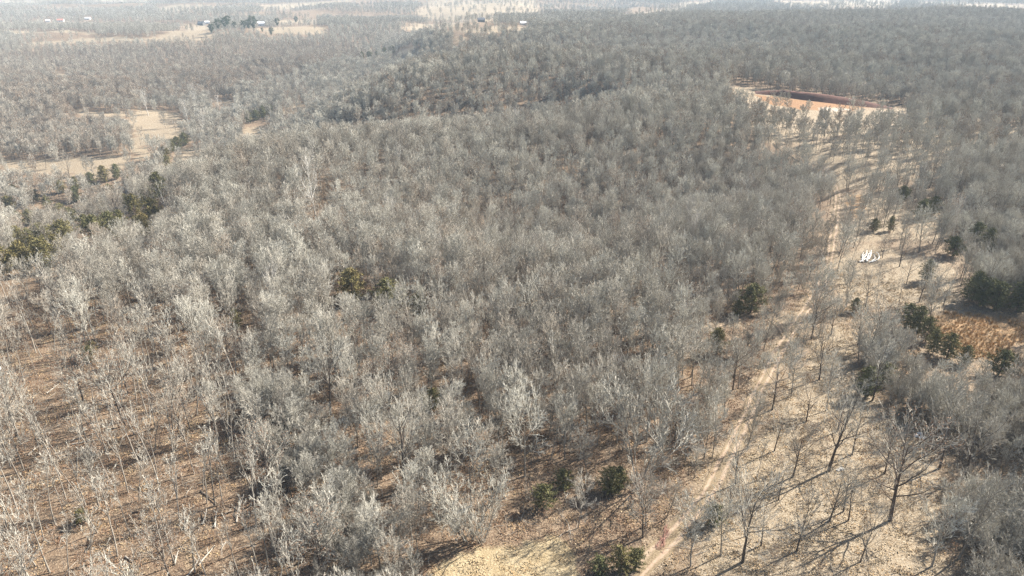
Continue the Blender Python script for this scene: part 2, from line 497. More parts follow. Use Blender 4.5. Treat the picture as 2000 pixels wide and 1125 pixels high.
class Proto: pass
ALLP = {}
def make_tree(key, rng, H, specs, r0, stems=1, lean=0.06, leaves=0, leafsize=0.16, mats=('bark', 'twig'), twig_sides=3, one=False, spread=0.3):
    out = [[] for _ in specs]
    for s in range(stems):
        a = rng.uniform(0, 6.28)
        ln = lean if stems == 1 else spread
        d = nrm3((math.cos(a) * ln, math.sin(a) * ln, 1))
        o = (0, 0, -0.25) if stems == 1 else (math.cos(a) * 0.25, math.sin(a) * 0.25, -0.25)
        grow(out, rng, o, d, H * specs[0]['len'] * rng.uniform(0.8, 1) if stems > 1 else H * specs[0]['len'], r0, 0, specs)
    tv = [tubes(out[0], 6)] + ([tubes(out[1], 4)] if len(out) > 2 else [])
    cv = [tubes(o, twig_sides) for o in (out[2:] if len(out) > 2 else out[1:])]
    P = Proto(); P.key = key
    Vt, Ft, _ = cat([(v, f_, 0) for v, f_ in tv]); Vc, Fc, _ = cat([(v, f_, 0) for v, f_ in cv])
    P.leaf = None
    if leaves:
        tips = [q[0][-1] for q in out[-1]] + [q[0][len(q[0]) // 2] for q in out[-1]]
        c = [tips[rng.randrange(len(tips))] for _ in range(leaves)]
        c = [(x + rng.uniform(-.25, .25), y + rng.uniform(-.25, .25), z + rng.uniform(-.25, .15)) for x, y, z in c]
        lv, lf = cards(rng, c, leafsize)
    if one:
        parts = [(Vt, Ft, 0), (Vc, Fc, 1)]
        if leaves: parts.append((lv, lf, 2))
        V, F, mi = cat(parts)
        P.me = new_mesh(key, V, F, [M[mats[0]], M[mats[1]], M['leaf']], False, mi)
    else:
        P.trunk = new_mesh(key + '_trunk', Vt, Ft, [M[mats[0]]], True)
        P.crown = new_mesh(key + '_crown', Vc, Fc, [M[mats[1]]], False)
        parts = [(Vt, Ft, 0), (Vc, Fc, 1)]
        if leaves:
            P.leaf = new_mesh(key + '_leaves', lv, lf, [M['leaf']], False)
            parts.append((lv, lf, 2))
        V, F, mi = cat(parts)
        P.me = new_mesh(key, V, F, [M[mats[0]], M[mats[1]], M['leaf']], False, mi)
    P.ob = bpy.data.objects.new(key, P.me)           # never linked: only a source for the woodland's nodes
    ALLP[key] = P
    return P

def oak_spec(limbs=(13, 16), br=8, tw=7, tl=2, clear=0.3, tr=0.017, lim=0.50, ang=(34, 74), wob=.18):
    return [
     dict(len=0.92, seg=7, wob=0.045, up=0.03, taper=0.22, n=limbs, t0=clear, ang=ang, ratio=(lim * .8, lim), close=0.55, prof=lambda t: 0.55 + 0.6 * math.sin(math.pi * min(1, (t - 0.25) / 0.9))),
     dict(seg=5, wob=wob, up=0.10, taper=0.3, n=br, t0=0.22, ang=(28, 60), ratio=(0.38, 0.62), rmin=0.03),
     dict(seg=3, wob=0.18, up=0.09, taper=0.4, n=tw, t0=0.2, ang=(25, 55), ratio=(0.4, 0.7), rmin=tr * 1.4),
     dict(seg=2, wob=0.16, up=0.07, taper=0.6, n=tl, t0=0.25, ang=(22, 50), ratio=(0.45, 0.75), rmin=tr * 1.0),
     dict(seg=1, wob=0.1, up=0.03, taper=0.6, rmin=tr * 0.9),
    ]
rng = random.Random(11)
for i in range(6):
    make_tree('oak_%d' % i, rng, rng.uniform(12, 14), oak_spec(clear=rng.uniform(.24, .36), lim=rng.uniform(.33, .42)), rng.uniform(.13, .17))
for i in range(4):
    make_tree('pole_%d' % i, rng, rng.uniform(12, 15), oak_spec((6, 9), 4, 4, 2, clear=.5, lim=.25, ang=(20, 48), tr=.015), rng.uniform(.10, .14), lean=.14, mats=('pole', 'twig'))
for i in range(3):
    make_tree('spread_%d' % i, rng, rng.uniform(12.5, 14.5), oak_spec((10, 13), 7, 6, 3, clear=.26, lim=.62, ang=(38, 72), wob=.22, tr=.014), rng.uniform(.24, .29), mats=('dark', 'twig'))
for i in range(2):
    make_tree('russet_%d' % i, rng, rng.uniform(11.5, 13.5), oak_spec((12, 15), 7, 5, 2, clear=.26, lim=.58, ang=(50, 82), tr=.014), rng.uniform(.2, .24), leaves=1100, leafsize=.14, mats=('dark', 'twig'))
for i in range(3):
    make_tree('bush_%d' % i, rng, rng.uniform(6.5, 8.5), oak_spec((7, 9), 6, 6, 2, clear=.15, lim=.5, ang=(25, 60), wob=.22, tr=.015), .07, stems=6, spread=.5)
for i in range(2):
    make_tree('pale_%d' % i, rng, rng.uniform(15, 17), oak_spec((8, 11), 6, 4, 1, clear=.3, lim=.5, ang=(25, 55), wob=.2, tr=.014), .24, mats=('pale', 'pale'))
def mid_spec(tr, br, tw, clear=.4, lim=.5):
    return [
     dict(len=0.92, seg=4, wob=0.05, up=0.03, taper=0.25, n=(11, 13), t0=clear, ang=(32, 72), ratio=(lim * .8, lim), close=0.5, prof=lambda t: 0.55 + 0.6 * math.sin(math.pi * min(1, (t - 0.25) / 0.9))),
     dict(seg=3, wob=0.18, up=0.12, taper=0.35, n=br, t0=0.2, ang=(28, 60), ratio=(0.4, 0.65), rmin=0.04),
     dict(seg=2, wob=0.2, up=0.12, taper=0.45, n=tw, t0=0.15, ang=(22, 52), ratio=(0.5, 0.85), rmin=tr),
     dict(seg=1, wob=0.15, up=0.08, taper=0.5, rmin=tr),
    ]
for i in range(5):
    make_tree('mid_%d' % i, rng, rng.uniform(12, 14), mid_spec(.042, 8, 8, .28, .40), .16, one=True)
for i in range(2):
    make_tree('midleaf_%d' % i, rng, rng.uniform(11, 14), mid_spec(.03, 7, 6, .25, .42), .17, one=True, leaves=420, leafsize=.3)
far_s = [
     dict(len=0.9, seg=2, wob=0.05, up=0.03, taper=0.3, n=11, t0=.25, ang=(32, 70), ratio=(.36, .45), close=0.5),
     dict(seg=2, wob=0.18, up=0.12, taper=0.4, n=6, t0=0.2, ang=(28, 60), ratio=(0.45, 0.75), rmin=0.05),
     dict(seg=1, wob=0.2, up=0.12, taper=0.5, n=5, t0=0.1, ang=(22, 52), ratio=(0.6, 0.95), rmin=.055),
     dict(seg=1, wob=0.15, up=0.08, taper=0.6, rmin=.055)]
for i in range(4):
    make_tree('far_%d' % i, rng, rng.uniform(12, 14), far_s, .2, one=True)
sap_s = [
     dict(len=0.9, seg=3, wob=0.08, up=0.03, taper=0.3, n=9, t0=.15, ang=(30, 60), ratio=(.4, .55), close=0.4),
     dict(seg=2, wob=0.2, up=0.1, taper=0.4, n=5, t0=0.2, ang=(28, 60), ratio=(0.45, 0.7), rmin=0.012),
     dict(seg=1, wob=0.2, up=0.08, taper=0.5, rmin=.009)]
for i in range(2): make_tree('twigsap_%d' % i, rng, 4.2, sap_s, .035, one=True)
for i in range(2): make_tree('leafsap_%d' % i, rng, 3.6, sap_s, .035, one=True, leaves=170, leafsize=.13)

def cedar_mesh(key, rng, H, wd, dens=1.0):
    c = []; brs = []
    n = int(74 * dens)
    for i in range(n):
        t = (i + rng.random()) / n
        z = H * (0.06 + 0.92 * t)
        Rm = wd * math.sin(math.pi * (0.16 + 0.80 * t)) ** .8 * (1 - .35 * t) * rng.uniform(0.45, 1.25) + 0.12
        a = i * 2.4 + rng.uniform(-.4, .4)
        pts = [(0, 0, z)]
        for k in range(1, 4):
            s = k / 3
            pts.append((math.cos(a) * Rm * s, math.sin(a) * Rm * s, z + Rm * s * (0.35 - 0.2 * s) + rng.uniform(-.1, .1)))
        brs.append((pts, [.035, .025, .018, .01]))
        m_ = int(50 * (0.35 + Rm / wd))
        for k in range(m_):
            s = rng.uniform(0.25, 1.05)
            c.append((math.cos(a) * Rm * s + rng.gauss(0, .13), math.sin(a) * Rm * s + rng.gauss(0, .13), z + Rm * s * .25 + rng.gauss(0, .16)))
    tv, tf = tubes([([(0, 0, -.2), (0.05, 0, H * .5), (0, 0.04, H * .97)], [.14, .09, .02])], 6)
    bv, bf = tubes(brs, 3)
    V, F, _ = cat([(tv, tf, 0), (bv, bf, 0)])
    P = Proto(); P.key = key
    P.trunk = new_mesh(key + '_trunk', V, F, [M['dark']], True)
    lv, lf = cards(rng, c, .21, .6, .5)
    P.crown = new_mesh(key + '_crown', lv, lf, [M['cedar']], False)
    P.leaf = None
    ALLP[key] = P
for i in range(4): cedar_mesh('cedar_%d' % i, rng, rng.uniform(5.4, 7.0), rng.uniform(2.3, 3.1))
def pine_mesh(key, rng, H):
    c = []; brs = []
    for i in range(26):
        t = 0.42 + 0.58 * (i + rng.random()) / 26
        z = H * t; Rm = H * .27 * math.sin(math.pi * min(1, (1.08 - t) / .62)) * rng.uniform(.55, 1.1) + .4
        a = i * 2.4 + rng.uniform(-.5, .5)
        e = (math.cos(a) * Rm, math.sin(a) * Rm, z + Rm * .25)
        brs.append(([(0, 0, z - .5), (e[0] * .5, e[1] * .5, z), e], [.1, .07, .03]))
        for q in range(3):
            s = rng.uniform(.5, 1); o = (e[0] * s + rng.gauss(0, .4), e[1] * s + rng.gauss(0, .4), z + Rm * .25 * s + rng.gauss(0, .3))
            for k in range(34):
                c.append((o[0] + rng.gauss(0, .55), o[1] + rng.gauss(0, .55), o[2] + rng.gauss(0, .32)))
    tv, tf = tubes([([(0, 0, -.3), (.1, 0, H * .5), (0, .1, H * .98)], [.28, .2, .05])], 6)
    bv, bf = tubes(brs, 4)
    V, F, _ = cat([(tv, tf, 0), (bv, bf, 0)])
    P = Proto(); P.key = key; P.leaf = None
    P.trunk = new_mesh(key + '_trunk', V, F, [M['bark']], True)
    lv, lf = cards(rng, c, .42, .6, .3)
    P.crown = new_mesh(key + '_crown', lv, lf, [M['pine']], False)
    ALLP[key] = P
for i in range(3): pine_mesh('pine_%d' % i, rng, rng.uniform(15, 18))

def tuft_mesh(key, rng, H, nb):
    V = []; F = []
    for k in range(nb):
        a = rng.uniform(0, 6.28); r = rng.uniform(0, .22); x, y = math.cos(a) * r, math.sin(a) * r
        l = H * rng.uniform(.6, 1.1); d = rng.uniform(.2, .7); w = .025
        px, py = -math.sin(a) * w, math.cos(a) * w
        ex, ey = x + math.cos(a) * l * d, y + math.sin(a) * l * d
        mx, my = x + math.cos(a) * l * d * .35, y + math.sin(a) * l * d * .35
        b0 = len(V)
        V += [(x - px, y - py, -.05), (x + px, y + py, -.05), (mx + px, my + py, l * .6), (mx - px, my - py, l * .6), (ex, ey, l * .85), (ex + px * .3, ey + py * .3, l * .85)]
        F += [(b0, b0 + 1, b0 + 2, b0 + 3), (b0 + 3, b0 + 2, b0 + 5, b0 + 4)]
    P = Proto(); P.key = key; P.me = new_mesh(key, V, F, [M['straw']], False)
    P.ob = bpy.data.objects.new(key, P.me); ALLP[key] = P
for i in range(3): tuft_mesh('tuft_%d' % i, rng, (.22, .32, .8)[i], 22)

def litter_mesh(key, rng, kind):
    if kind == 'sticks':
        P_ = []
        for k in range(rng.randint(3, 5)):
            a = rng.uniform(0, 6.28); l = rng.uniform(.8, 3.2); r_ = rng.uniform(.02, .05)
            x, y = rng.uniform(-1, 1), rng.uniform(-1, 1); z = rng.uniform(.03, .2)
            p = [(x, y, .02), (x + math.cos(a) * l * .5, y + math.sin(a) * l * .5, z + rng.uniform(0, .15)), (x + math.cos(a + .2) * l, y + math.sin(a + .2) * l, z + rng.uniform(0, .3))]
            P_.append((p, [r_, r_ * .8, r_ * .4]))
        V, F = tubes(P_, 4); me = new_mesh(key, V, F, [M['log']], True)
    else:
        c = []
        for k in range(46):
            a = rng.uniform(0, 6.28); r_ = .95 * math.sqrt(rng.random())
            c.append((math.cos(a) * r_, math.sin(a) * r_, .04 + .1 * rng.random()))
        V, F = cards(rng, c, .13, .8); me = new_mesh(key, V, F, [M[kind]], False)
    P = Proto(); P.key = key; P.me = me; P.ob = bpy.data.objects.new(key, me); ALLP[key] = P
for i in range(4): litter_mesh('sticks_%d' % i, rng, 'sticks')
for i in range(3): litter_mesh('brownleaf_%d' % i, rng, 'leaf')
for i in range(3): litter_mesh('strawleaf_%d' % i, rng, 'straw')

# ------------------------------------------------------------------ scattering with geometry nodes
def scatter(name, keys, XYZ, variant, rot, scl, tint):
    me = bpy.data.meshes.new(name)
    n = len(XYZ)
    me.vertices.add(n); me.vertices.foreach_set('co', np.asarray(XYZ, np.float32).ravel())
    a = me.attributes.new('variant', 'INT', 'POINT'); a.data.foreach_set('value', np.asarray(variant, np.int32))
    a = me.attributes.new('rot', 'FLOAT_VECTOR', 'POINT'); a.data.foreach_set('vector', np.asarray(rot, np.float32).ravel())
    a = me.attributes.new('scl', 'FLOAT_VECTOR', 'POINT'); a.data.foreach_set('vector', np.asarray(scl, np.float32).ravel())
    a = me.attributes.new('tint', 'FLOAT', 'POINT'); a.data.foreach_set('value', np.asarray(tint, np.float32))
    o = bpy.data.objects.new(name, me); COL.objects.link(o); o['kind'] = 'stuff'
    g = bpy.data.node_groups.new(name + '_nodes', 'GeometryNodeTree')
    g.interface.new_socket('Geometry', in_out='INPUT', socket_type='NodeSocketGeometry')
    g.interface.new_socket('Geometry', in_out='OUTPUT', socket_type='NodeSocketGeometry')
    gi = g.nodes.new('NodeGroupInput'); go = g.nodes.new('NodeGroupOutput'); L = g.links.new
    def named(nm, ty):
        q = g.nodes.new('GeometryNodeInputNamedAttribute'); q.data_type = ty; q.inputs[0].default_value = nm
        return next(s for s in q.outputs if s.enabled and s.name == 'Attribute')
    va = named('variant', 'INT'); ro = named('rot', 'FLOAT_VECTOR'); sc = named('scl', 'FLOAT_VECTOR')
    er = g.nodes.new('FunctionNodeEulerToRotation'); L(ro, er.inputs[0])
    jn = g.nodes.new('GeometryNodeJoinGeometry')
    for k, key in enumerate(keys):
        cm = g.nodes.new('FunctionNodeCompare'); cm.data_type = 'INT'; cm.operation = 'EQUAL'
        ci = [s for s in cm.inputs if s.enabled]
        L(va, ci[0]); ci[1].default_value = k
        ob = g.nodes.new('GeometryNodeObjectInfo'); ob.transform_space = 'ORIGINAL'
        ob.inputs['Object'].default_value = ALLP[key].ob; ob.inputs['As Instance'].default_value = True
        ip = g.nodes.new('GeometryNodeInstanceOnPoints')
        L(gi.outputs[0], ip.inputs['Points']); L(cm.outputs[0], ip.inputs['Selection'])
        L(ob.outputs['Geometry'], ip.inputs['Instance']); L(er.outputs[0], ip.inputs['Rotation']); L(sc, ip.inputs['Scale'])
        L(ip.outputs[0], jn.inputs[0])
    L(jn.outputs[0], go.inputs[0])
    md = o.modifiers.new('scatter', 'NODES'); md.node_group = g
    return o

def jgrid(s, r0, r1, seed, half=R(42), pad=25):
    g = np.random.RandomState(seed)
    nx = int(2 * (r1 * math.sin(half) + pad) / s) + 1; ny = int(r1 / s) + 1
    x = (np.arange(nx) - nx / 2) * s; y = np.arange(ny) * s + 20
    X, Y = np.meshgrid(x, y)
    X = X + (np.arange(ny) % 2)[:, None] * s * 0.5
    X = (X + g.uniform(-.42, .42, X.shape) * s).ravel(); Y = (Y + g.uniform(-.42, .42, Y.shape) * s).ravel()
    d = np.hypot(X, Y)
    ok = (d >= r0) & (d < r1) & (np.abs(X) < Y * math.tan(R(37.5)) + pad)
    return X[ok], Y[ok]

NEAR = ['oak_%d' % i for i in range(6)]; POLE = ['pole_%d' % i for i in range(4)]; BUSH = ['bush_%d' % i for i in range(3)]
MID = ['mid_%d' % i for i in range(5)]; MIDL = ['midleaf_%d' % i for i in range(2)]; FAR = ['far_%d' % i for i in range(4)]
RUSS = ['russet_%d' % i for i in range(2)]
SPR = ['spread_%d' % i for i in range(3)]
KEYS = ['pale_0', 'pale_1'] + SPR + NEAR + POLE + BUSH + MID + MIDL + FAR + RUSS
KI = {k: i for i, k in enumerate(KEYS)}
g = np.random.RandomState(5)
BX, BY, BK, BS, BT = [], [], [], [], []
def open_ground(X, Y):
    o = area('field', X, Y, .7) | area('savanna', X, Y, .6) | area('lawn', X, Y, .6) | area('rust', X, Y, .6) | area('clearing', X, Y, .5) | area('clay', X, Y, .5)
    o |= (path_dist(X, Y) < 0.6)
    zg = height(X, Y)                            # keep the open ground in view from the air: no crown stands right in front of it
    u = (X * 12.9898 + Y * 78.233) % 1.0
    for hgt in (1.0, 4.0, 7.0, 9.5):
        qx, qy, _ = to_photo(np.stack([X, Y, zg + hgt], 1))
        wx = 1.6 * FPX / np.maximum(np.hypot(X, Y), 1)
        for nm in ('field', 'clearing', 'clay', 'rust'):
            for q in AREAS[nm]:
                q = np.array(q, float)
                for sx in ((0,) if hgt < 2 else (-1, 0, 1)): o |= inside(qx + sx * wx, qy, q) & (u < (.82 if nm == 'rust' else .93))
        q = np.array(AREAS['savanna'][1], float); o |= inside(qx, qy, q) & (u < .7)
        if hgt < 9: o |= (path_dist(X, Y) < 7) & (Y > 150) & (u < .5)
    return o
for (s, r0, r1, seed, k) in ((3.55, 50, 330, 1, 0), (4.7, 330, 950, 2, 1), (7.2, 950, 1800, 3, 2), (12.5, 1800, 4300, 4, 3)):
    X, Y = jgrid(s, r0, r1, seed)
    op = open_ground(X, Y)
    thin = area('thinned', X, Y); strip = area('strip', X, Y); thk = area('thicket', X, Y); spr = area('sparse', X, Y); edge = area('edge', X, Y)
    brn = area('brown', X, Y)
    u = g.uniform(size=X.shape)
    den = fnoise(X / 28.0, Y / 28.0, 41, 2)
    keep = ~op & (u < np.where(thin, 0.93, np.where(spr, 0.8, np.where(edge, 0.88, 0.97))) * np.where((den < 0.3) & (k == 0), .6, 1))
    if k >= 2: keep &= ~((fnoise(X / 260.0, Y / 120.0, 52, 3) > 0.57) & (Y > 1400) & (u < .95))   # far meadows between the woods
    if k == 0:
        sv = area('savanna', X, Y, .6) & (path_dist(X, Y) > 1.5); keep |= sv & (g.uniform(size=X.shape) < .27)
    stray = op & (k > 0) & (g.uniform(size=X.shape) < (0, .02, .03, .1)[k]) & ~(path_dist(X, Y) < 3) & ~area('clay', X, Y, 1.5) & ~area('clearing', X, Y, 1.0)
    keep |= stray
    if k == 0:
        ced = area('cedars', X, Y); keep &= ~(ced & (g.uniform(size=X.shape) < .2))
        bx_, by_, _ = to_photo(np.stack([X, Y, height(X, Y)], 1))
        keep &= ~((by_ > 1140) & ~strip & ~thin & ~thk)
    for i in np.nonzero(keep)[0]:
        v = g.uniform()
        sc = .52 + .46 * g.beta(2.0, 2.0)
        t = np.clip(0.15 + 0.6 * (fnoise(X[i] / 60., Y[i] / 60., 61, 2) - .4) + g.normal(0, .24), 0, 1)
        if k == 0:
            if thin[i] and by_[i] < 740 and v > .72: key = NEAR[g.randint(6)]
            elif thin[i]: key = POLE[g.randint(4)] if v < .88 else (NEAR[g.randint(6)] if v < .93 else RUSS[g.randint(2)]); t = min(t, .5); sc *= 1.15
            elif strip[i]: key = NEAR[g.randint(6)] if v < .6 else BUSH[g.randint(3)]; sc *= .8; t *= .5
            elif thk[i]: key = BUSH[g.randint(3)] if v < .7 else NEAR[g.randint(6)]; sc *= .85; t *= .6
            elif sv[i]: key = ('spread_%d' % g.randint(3)) if v < .5 else POLE[g.randint(4)]; sc *= .62
            elif edge[i]: key = NEAR[g.randint(6)] if v < .6 else (BUSH[g.randint(3)] if v < .9 else RUSS[g.randint(2)]); sc *= .8
            elif spr[i]: key = POLE[g.randint(4)] if v < .5 else NEAR[g.randint(6)]; sc *= .85
            elif v > .992: key = 'pale_%d' % g.randint(2); sc *= .8
            else: key = NEAR[g.randint(6)] if v < .86 else (POLE[g.randint(4)] if v < .94 else RUSS[g.randint(2)])
        elif k == 1:
            key = MID[g.randint(5)] if v > (.3 if brn[i] else .09) else MIDL[g.randint(2)]
            if brn[i]: t = min(1, t + .5)
            if spr[i]: sc *= .85
        else:
            key = FAR[g.randint(4)]; sc *= (1.05, 1.12, 1.12, 1.35)[k]
            if brn[i]: t = min(1, t + .5)
        BX.append(X[i]); BY.append(Y[i]); BK.append(key); BS.append(sc); BT.append(t)
X, Y = jgrid(2.9, 50, 260, 9)
strip = area('strip', X, Y); thk = area('thicket', X, Y)
kp = (strip | thk) & ~open_ground(X, Y) & (g.uniform(size=X.shape) < np.where(strip, .55, .8))
for i in np.nonzero(kp)[0]:
    BX.append(X[i]); BY.append(Y[i]); BK.append(BUSH[g.randint(3)]); BS.append(g.uniform(.5, .85)); BT.append(np.clip(g.normal(.08 if strip[i] else .25, .1), 0, 1))
BX = np.array(BX); BY = np.array(BY); BK = np.array(BK); BS = np.array(BS); BT = np.array(BT)

SEEN = []          # photo spots that must stay in view: x0, x1, y0, y1, y of the base
# ------------------------------------------------------------------ things
THINGS = []        # (root, short, kind, position)
def plant(name, key, loc, sc, rz, tint=0.2, tilt=(0, 0), group=None, cat='tree'):
    P = ALLP[key]
    e = bpy.data.objects.new(name, None); COL.objects.link(e)
    e.empty_display_size = 0.5
    e.location = loc; e.rotation_euler = (tilt[0], tilt[1], rz); e.scale = sc if hasattr(sc, '__len__') else (sc, sc, sc)
    e['category'] = cat
    if group: e['group'] = group
    for nm, me in (('trunk', P.trunk), ('crown', P.crown), ('dead_leaves', P.leaf)):
        if me is None: continue
        o = bpy.data.objects.new(nm, me); COL.objects.link(o); o.parent = e; o['tint'] = float(tint)
    return e

# hand-placed single trees: (x, y at the base in the photo, kind, height factor, tint)
CEDARS = [  # x, y of the base, height factor, bronze tint, label
 (760,606,1.35,.3,'green cedar with a yellowish skirt deep in the grey wood'),
 (690,592,1.3,.7,'olive brown cedar beside the green one deep in the wood'),
 (742,608,.6,.8,'small yellowish cedar at the foot of the green cedar in the wood'),
 (822,622,.95,.3,'small green cedar on the track side of the cedar pair in the wood'),
 (1465,612,1.25,.25,'dark green cedar beside the side track'),
 (1440,618,.6,.2,'small cedar tucked beside the dark green cedar by the side track'),
 (1400,690,.85,.5,'loose olive cedar below the end of the side track'),
 (1062,992,.7,.25,'green cedar under the bare trees behind the grass patch'),
 (1190,962,.7,.35,'thin green cedar left of the tall fan-shaped tree'),
 (1210,955,.6,.2,'small dark cedar at the foot of the tall fan-shaped tree'),
 (1100,955,.6,.3,'small faint cedar behind the green cedar of the grass patch'),
 (1240,1112,.62,.3,'dark green cedar at the lower edge beside the track'),
 (1212,1118,.62,.6,'yellow-green cedar touching the dark one at the lower edge'),
 (1170,1122,.5,.1,'shaded low cedar on the grass-patch side of the lower edge pair'),
 (1392,1022,.6,.05,'blackish cedar in the shade of the short dark tree by the track'),
 (845,798,.7,.4,'olive cedar under the grey crowns above the shaded gap'),
 (175,705,.6,.3,'small green cedar among the pale slender trees'),
 (462,645,.75,.4,'olive cedar close to the cut line in the left wood'),
 (180,690,.5,.3,'tiny cedar behind the small green cedar of the slender trees'),
 (160,1020,.4,.3,'knee-high cedar on the leaf litter among slender trees'),
 (140,440,1.25,.45,'tallest olive cedar of the big left-hand cedar clump'),
 (32,522,1.1,.75,'rusty olive cedar at the lower edge of the left cedar clump'),
 (72,512,1.15,.55,'broad olive cedar in the lower row of the left cedar clump'),
 (112,500,1.1,.7,'bronze cedar at the end of the lower row in the left clump'),
 (60,478,1.1,.3,'dark cedar at the centre of the left cedar clump'),
 (215,450,1.1,.2,'dark spiky cedar between the tall olive cedar and the boundary corner'),
 (236,446,.9,.3,'green cedar pressed against the dark spiky cedar'),
 (288,462,1.1,.85,'rust-brown cedar nearest the boundary corner'),
 (270,448,.8,.6,'bronze cedar behind the rust-brown cedar'),
 (168,448,.9,.3,'low dark cedar below the tallest olive cedar'),
 (120,425,1.0,.5,'olive cedar leaning on the tallest cedar of the left clump'),
 (150,395,1.0,.1,'blackish cedar above the tallest olive cedar'),
 (95,412,.9,.4,'mid green cedar above the middle of the left clump'),
 (20,412,.9,.5,'olive cedar at the left frame edge under the meadow'),
 (245,402,.9,.6,'bronze cedar in the grey trees above the boundary corner'),
 (178,362,1.0,.15,'dark cedar at the lower edge of the pale meadow'),
 (205,356,1.1,.75,'golden olive cedar at the lower edge of the pale meadow'),
 (228,350,1.0,.1,'blackish cedar closing the row below the pale meadow'),
 (312,388,1.1,.3,'dark cedar at the tip of the boundary corner'),
 (330,338,1.2,.5,'olive creek cedar beside the willow-like tree'),
 (322,312,1.1,.7,'bronze creek cedar behind the willow-like tree'),
 (348,292,1.1,.2,'dark creek cedar by the small pale field'),
 (362,284,1.1,.15,'dark creek cedar at the upper tip of the small pale field'),
 (336,298,.9,.3,'green creek cedar squeezed between bronze and dark ones'),
 (486,240,1.2,.1,'dark evergreen at the near end of the creek bend row'),
 (500,236,1.2,.1,'dark evergreen second in the creek bend row'),
 (514,232,1.2,.15,'dark evergreen third in the creek bend row'),
 (528,226,1.2,.1,'dark evergreen at the far end of the creek bend row'),
 (708,118,1.3,.3,'green cedar on the far bank near the sunlit creek gap'),
 (722,116,1.4,.2,'dark cedar on the far bank near the sunlit creek gap'),
 (738,114,1.4,.35,'olive cedar on the far bank near the sunlit creek gap'),
 (752,110,1.4,.2,'tall cedar second from the sunlit creek gap'),
 (766,106,1.5,.3,'tall cedar nearest the sunlit creek gap'),
 (1762,392,.9,.1,'dark cedar at the top of the right-hand brushy slope'),
 (1800,428,1.1,.1,'big dark cedar in the middle of the brushy slope'),
 (1820,420,.9,.15,'dark cedar touching the big one on the brushy slope'),
 (1706,452,.7,.3,'low olive cedar beside the shaded grass above the wood pile'),
 (1738,452,.7,.3,'low olive cedar further along the shaded grass above the wood pile'),
 (1768,386,.6,.2,'small cedar behind the top cedar of the brushy slope'),
 (1806,548,.85,.25,'green cedar standing alone in the grass right of the wood pile'),
 (1860,500,1.0,.1,'dark cedar at the corner of the grey-blue tree mass'),
 (1900,478,1.0,.1,'dark cedar in front of the grey-blue tree mass'),
 (1928,492,1.0,.15,'dark cedar inside the grey-blue tree mass'),
 (1920,598,1.25,.08,'big blackish cedar casting shade on the meadow edge'),
 (1942,604,1.2,.1,'blackish cedar beside the big shade-casting one'),
 (1898,588,1.1,.1,'dark cedar at the near corner of the meadow edge shade'),
 (1985,608,1.1,.1,'dark cedar at the right frame edge above the rusty meadow'),
 (1770,640,1.0,.15,'dark cedar at the head of the diagonal cedar row'),
 (1790,655,1.0,.2,'second cedar down the diagonal cedar row'),
 (1808,668,.85,.3,'third cedar down the diagonal cedar row, lighter green'),
 (1848,700,.85,.35,'olive cedar at the corner of the rusty meadow'),
 (1882,712,.75,.35,'olive cedar along the near edge of the rusty meadow'),
 (1822,690,.8,.3,'green cedar between the diagonal row and the rusty meadow'),
 (1950,732,.95,.15,'dark spiky cedar in front of the rusty meadow'),
 (1668,610,.55,.15,'small dark cedar beside the bare bush near the track'),
 (1690,775,.9,.1,'dark cedar under the grey thicket at the clearing edge'),
 (1722,750,.8,.12,'shaded cedar inside the grey thicket'),
]
PINES = [
 (415,72,.95,'dark pine at the field-side end of the far pine row'), (428,66,1.0,'round-topped pine second in the far pine row'),
 (441,64,1.1,'broad pine third in the far pine row'), (447,58,1.1,'tall pine behind the broad one in the far pine row'),
 (460,62,.7,'small pine in the gap of the far pine row'), (478,64,.9,'low wide pine before the tallest far pine'),
 (487,64,1.05,'pine pressed against the tallest far pine'), (497,68,1.3,'tallest far pine with a bare lower trunk'),
 (513,66,.45,'lone round little pine on the far pale field'), (531,74,.8,'pine at the near edge of the far pale field'),
 (543,58,.85,'pine on the crest of the far pale field'), (579,50,.85,'thin pine standing against the upper pale field'),
]
LOGS = [  # a, b in the photo, tip height, pale?, label
 ((388,1105),(420,1067),.2,0,'long pale fallen trunk with its upper end toward the thin strip of bushes'),
 ((364,1128),(390,1088),.2,0,'pale fallen trunk at the lower edge, beside the long one'),
 ((395,1025),(405,1000),.7,0,'broken pale stem tilted out of the leaf litter'),
 ((420,1032),(426,1000),.7,0,'leaning pale snag beside the broken tilted stem'),
 ((462,1021),(478,975),1.0,0,'tall pale leaning snag in front of the strip of bushes'),
 ((392,960),(432,993),.3,1,'dark fallen trunk crossing the shadows below the slender trees'),
 ((276,1014),(281,1000),1.2,1,'dark stub of a broken tree in the shaded litter'),
 ((258,1002),(292,1000),.3,1,'dark short log lying behind the broken stub'),
 ((119,1039),(157,1039),.2,1,'dark level log in the lower left litter'),
 ((168,1081),(189,1042),.8,1,'dark forked log propped near the lower edge'),
 ((91,769),(115,752),.2,0,'pale log near the upper end of the thinned wood'),
 ((140,869),(196,860),.2,0,'long pale log lying level among slender trees'),
 ((360,1035),(371,1011),.4,0,'short pale log between two slender trunks'),
 ((343,1102),(350,1081),.5,0,'short pale log beside the lower slender tree'),
 ((245,1088),(262,1098),.2,0,'scatter-white log just right of the lowest slender trunk'),
 ((225,655),(232,640),.2,0,'white log in the small open gap of the upper left wood'),
 ((55,890),(75,874),.2,0,'pale log near the left frame edge'),
 ((505,985),(520,962),.6,0,'pale snag lying at the foot of the strip of bushes'),
 ((300,905),(330,893),.2,1,'dark log across the grassy shade of the thinned wood'),
 ((205,955),(238,948),.2,1,'dark fallen stem in the middle of the thinned wood'),
]
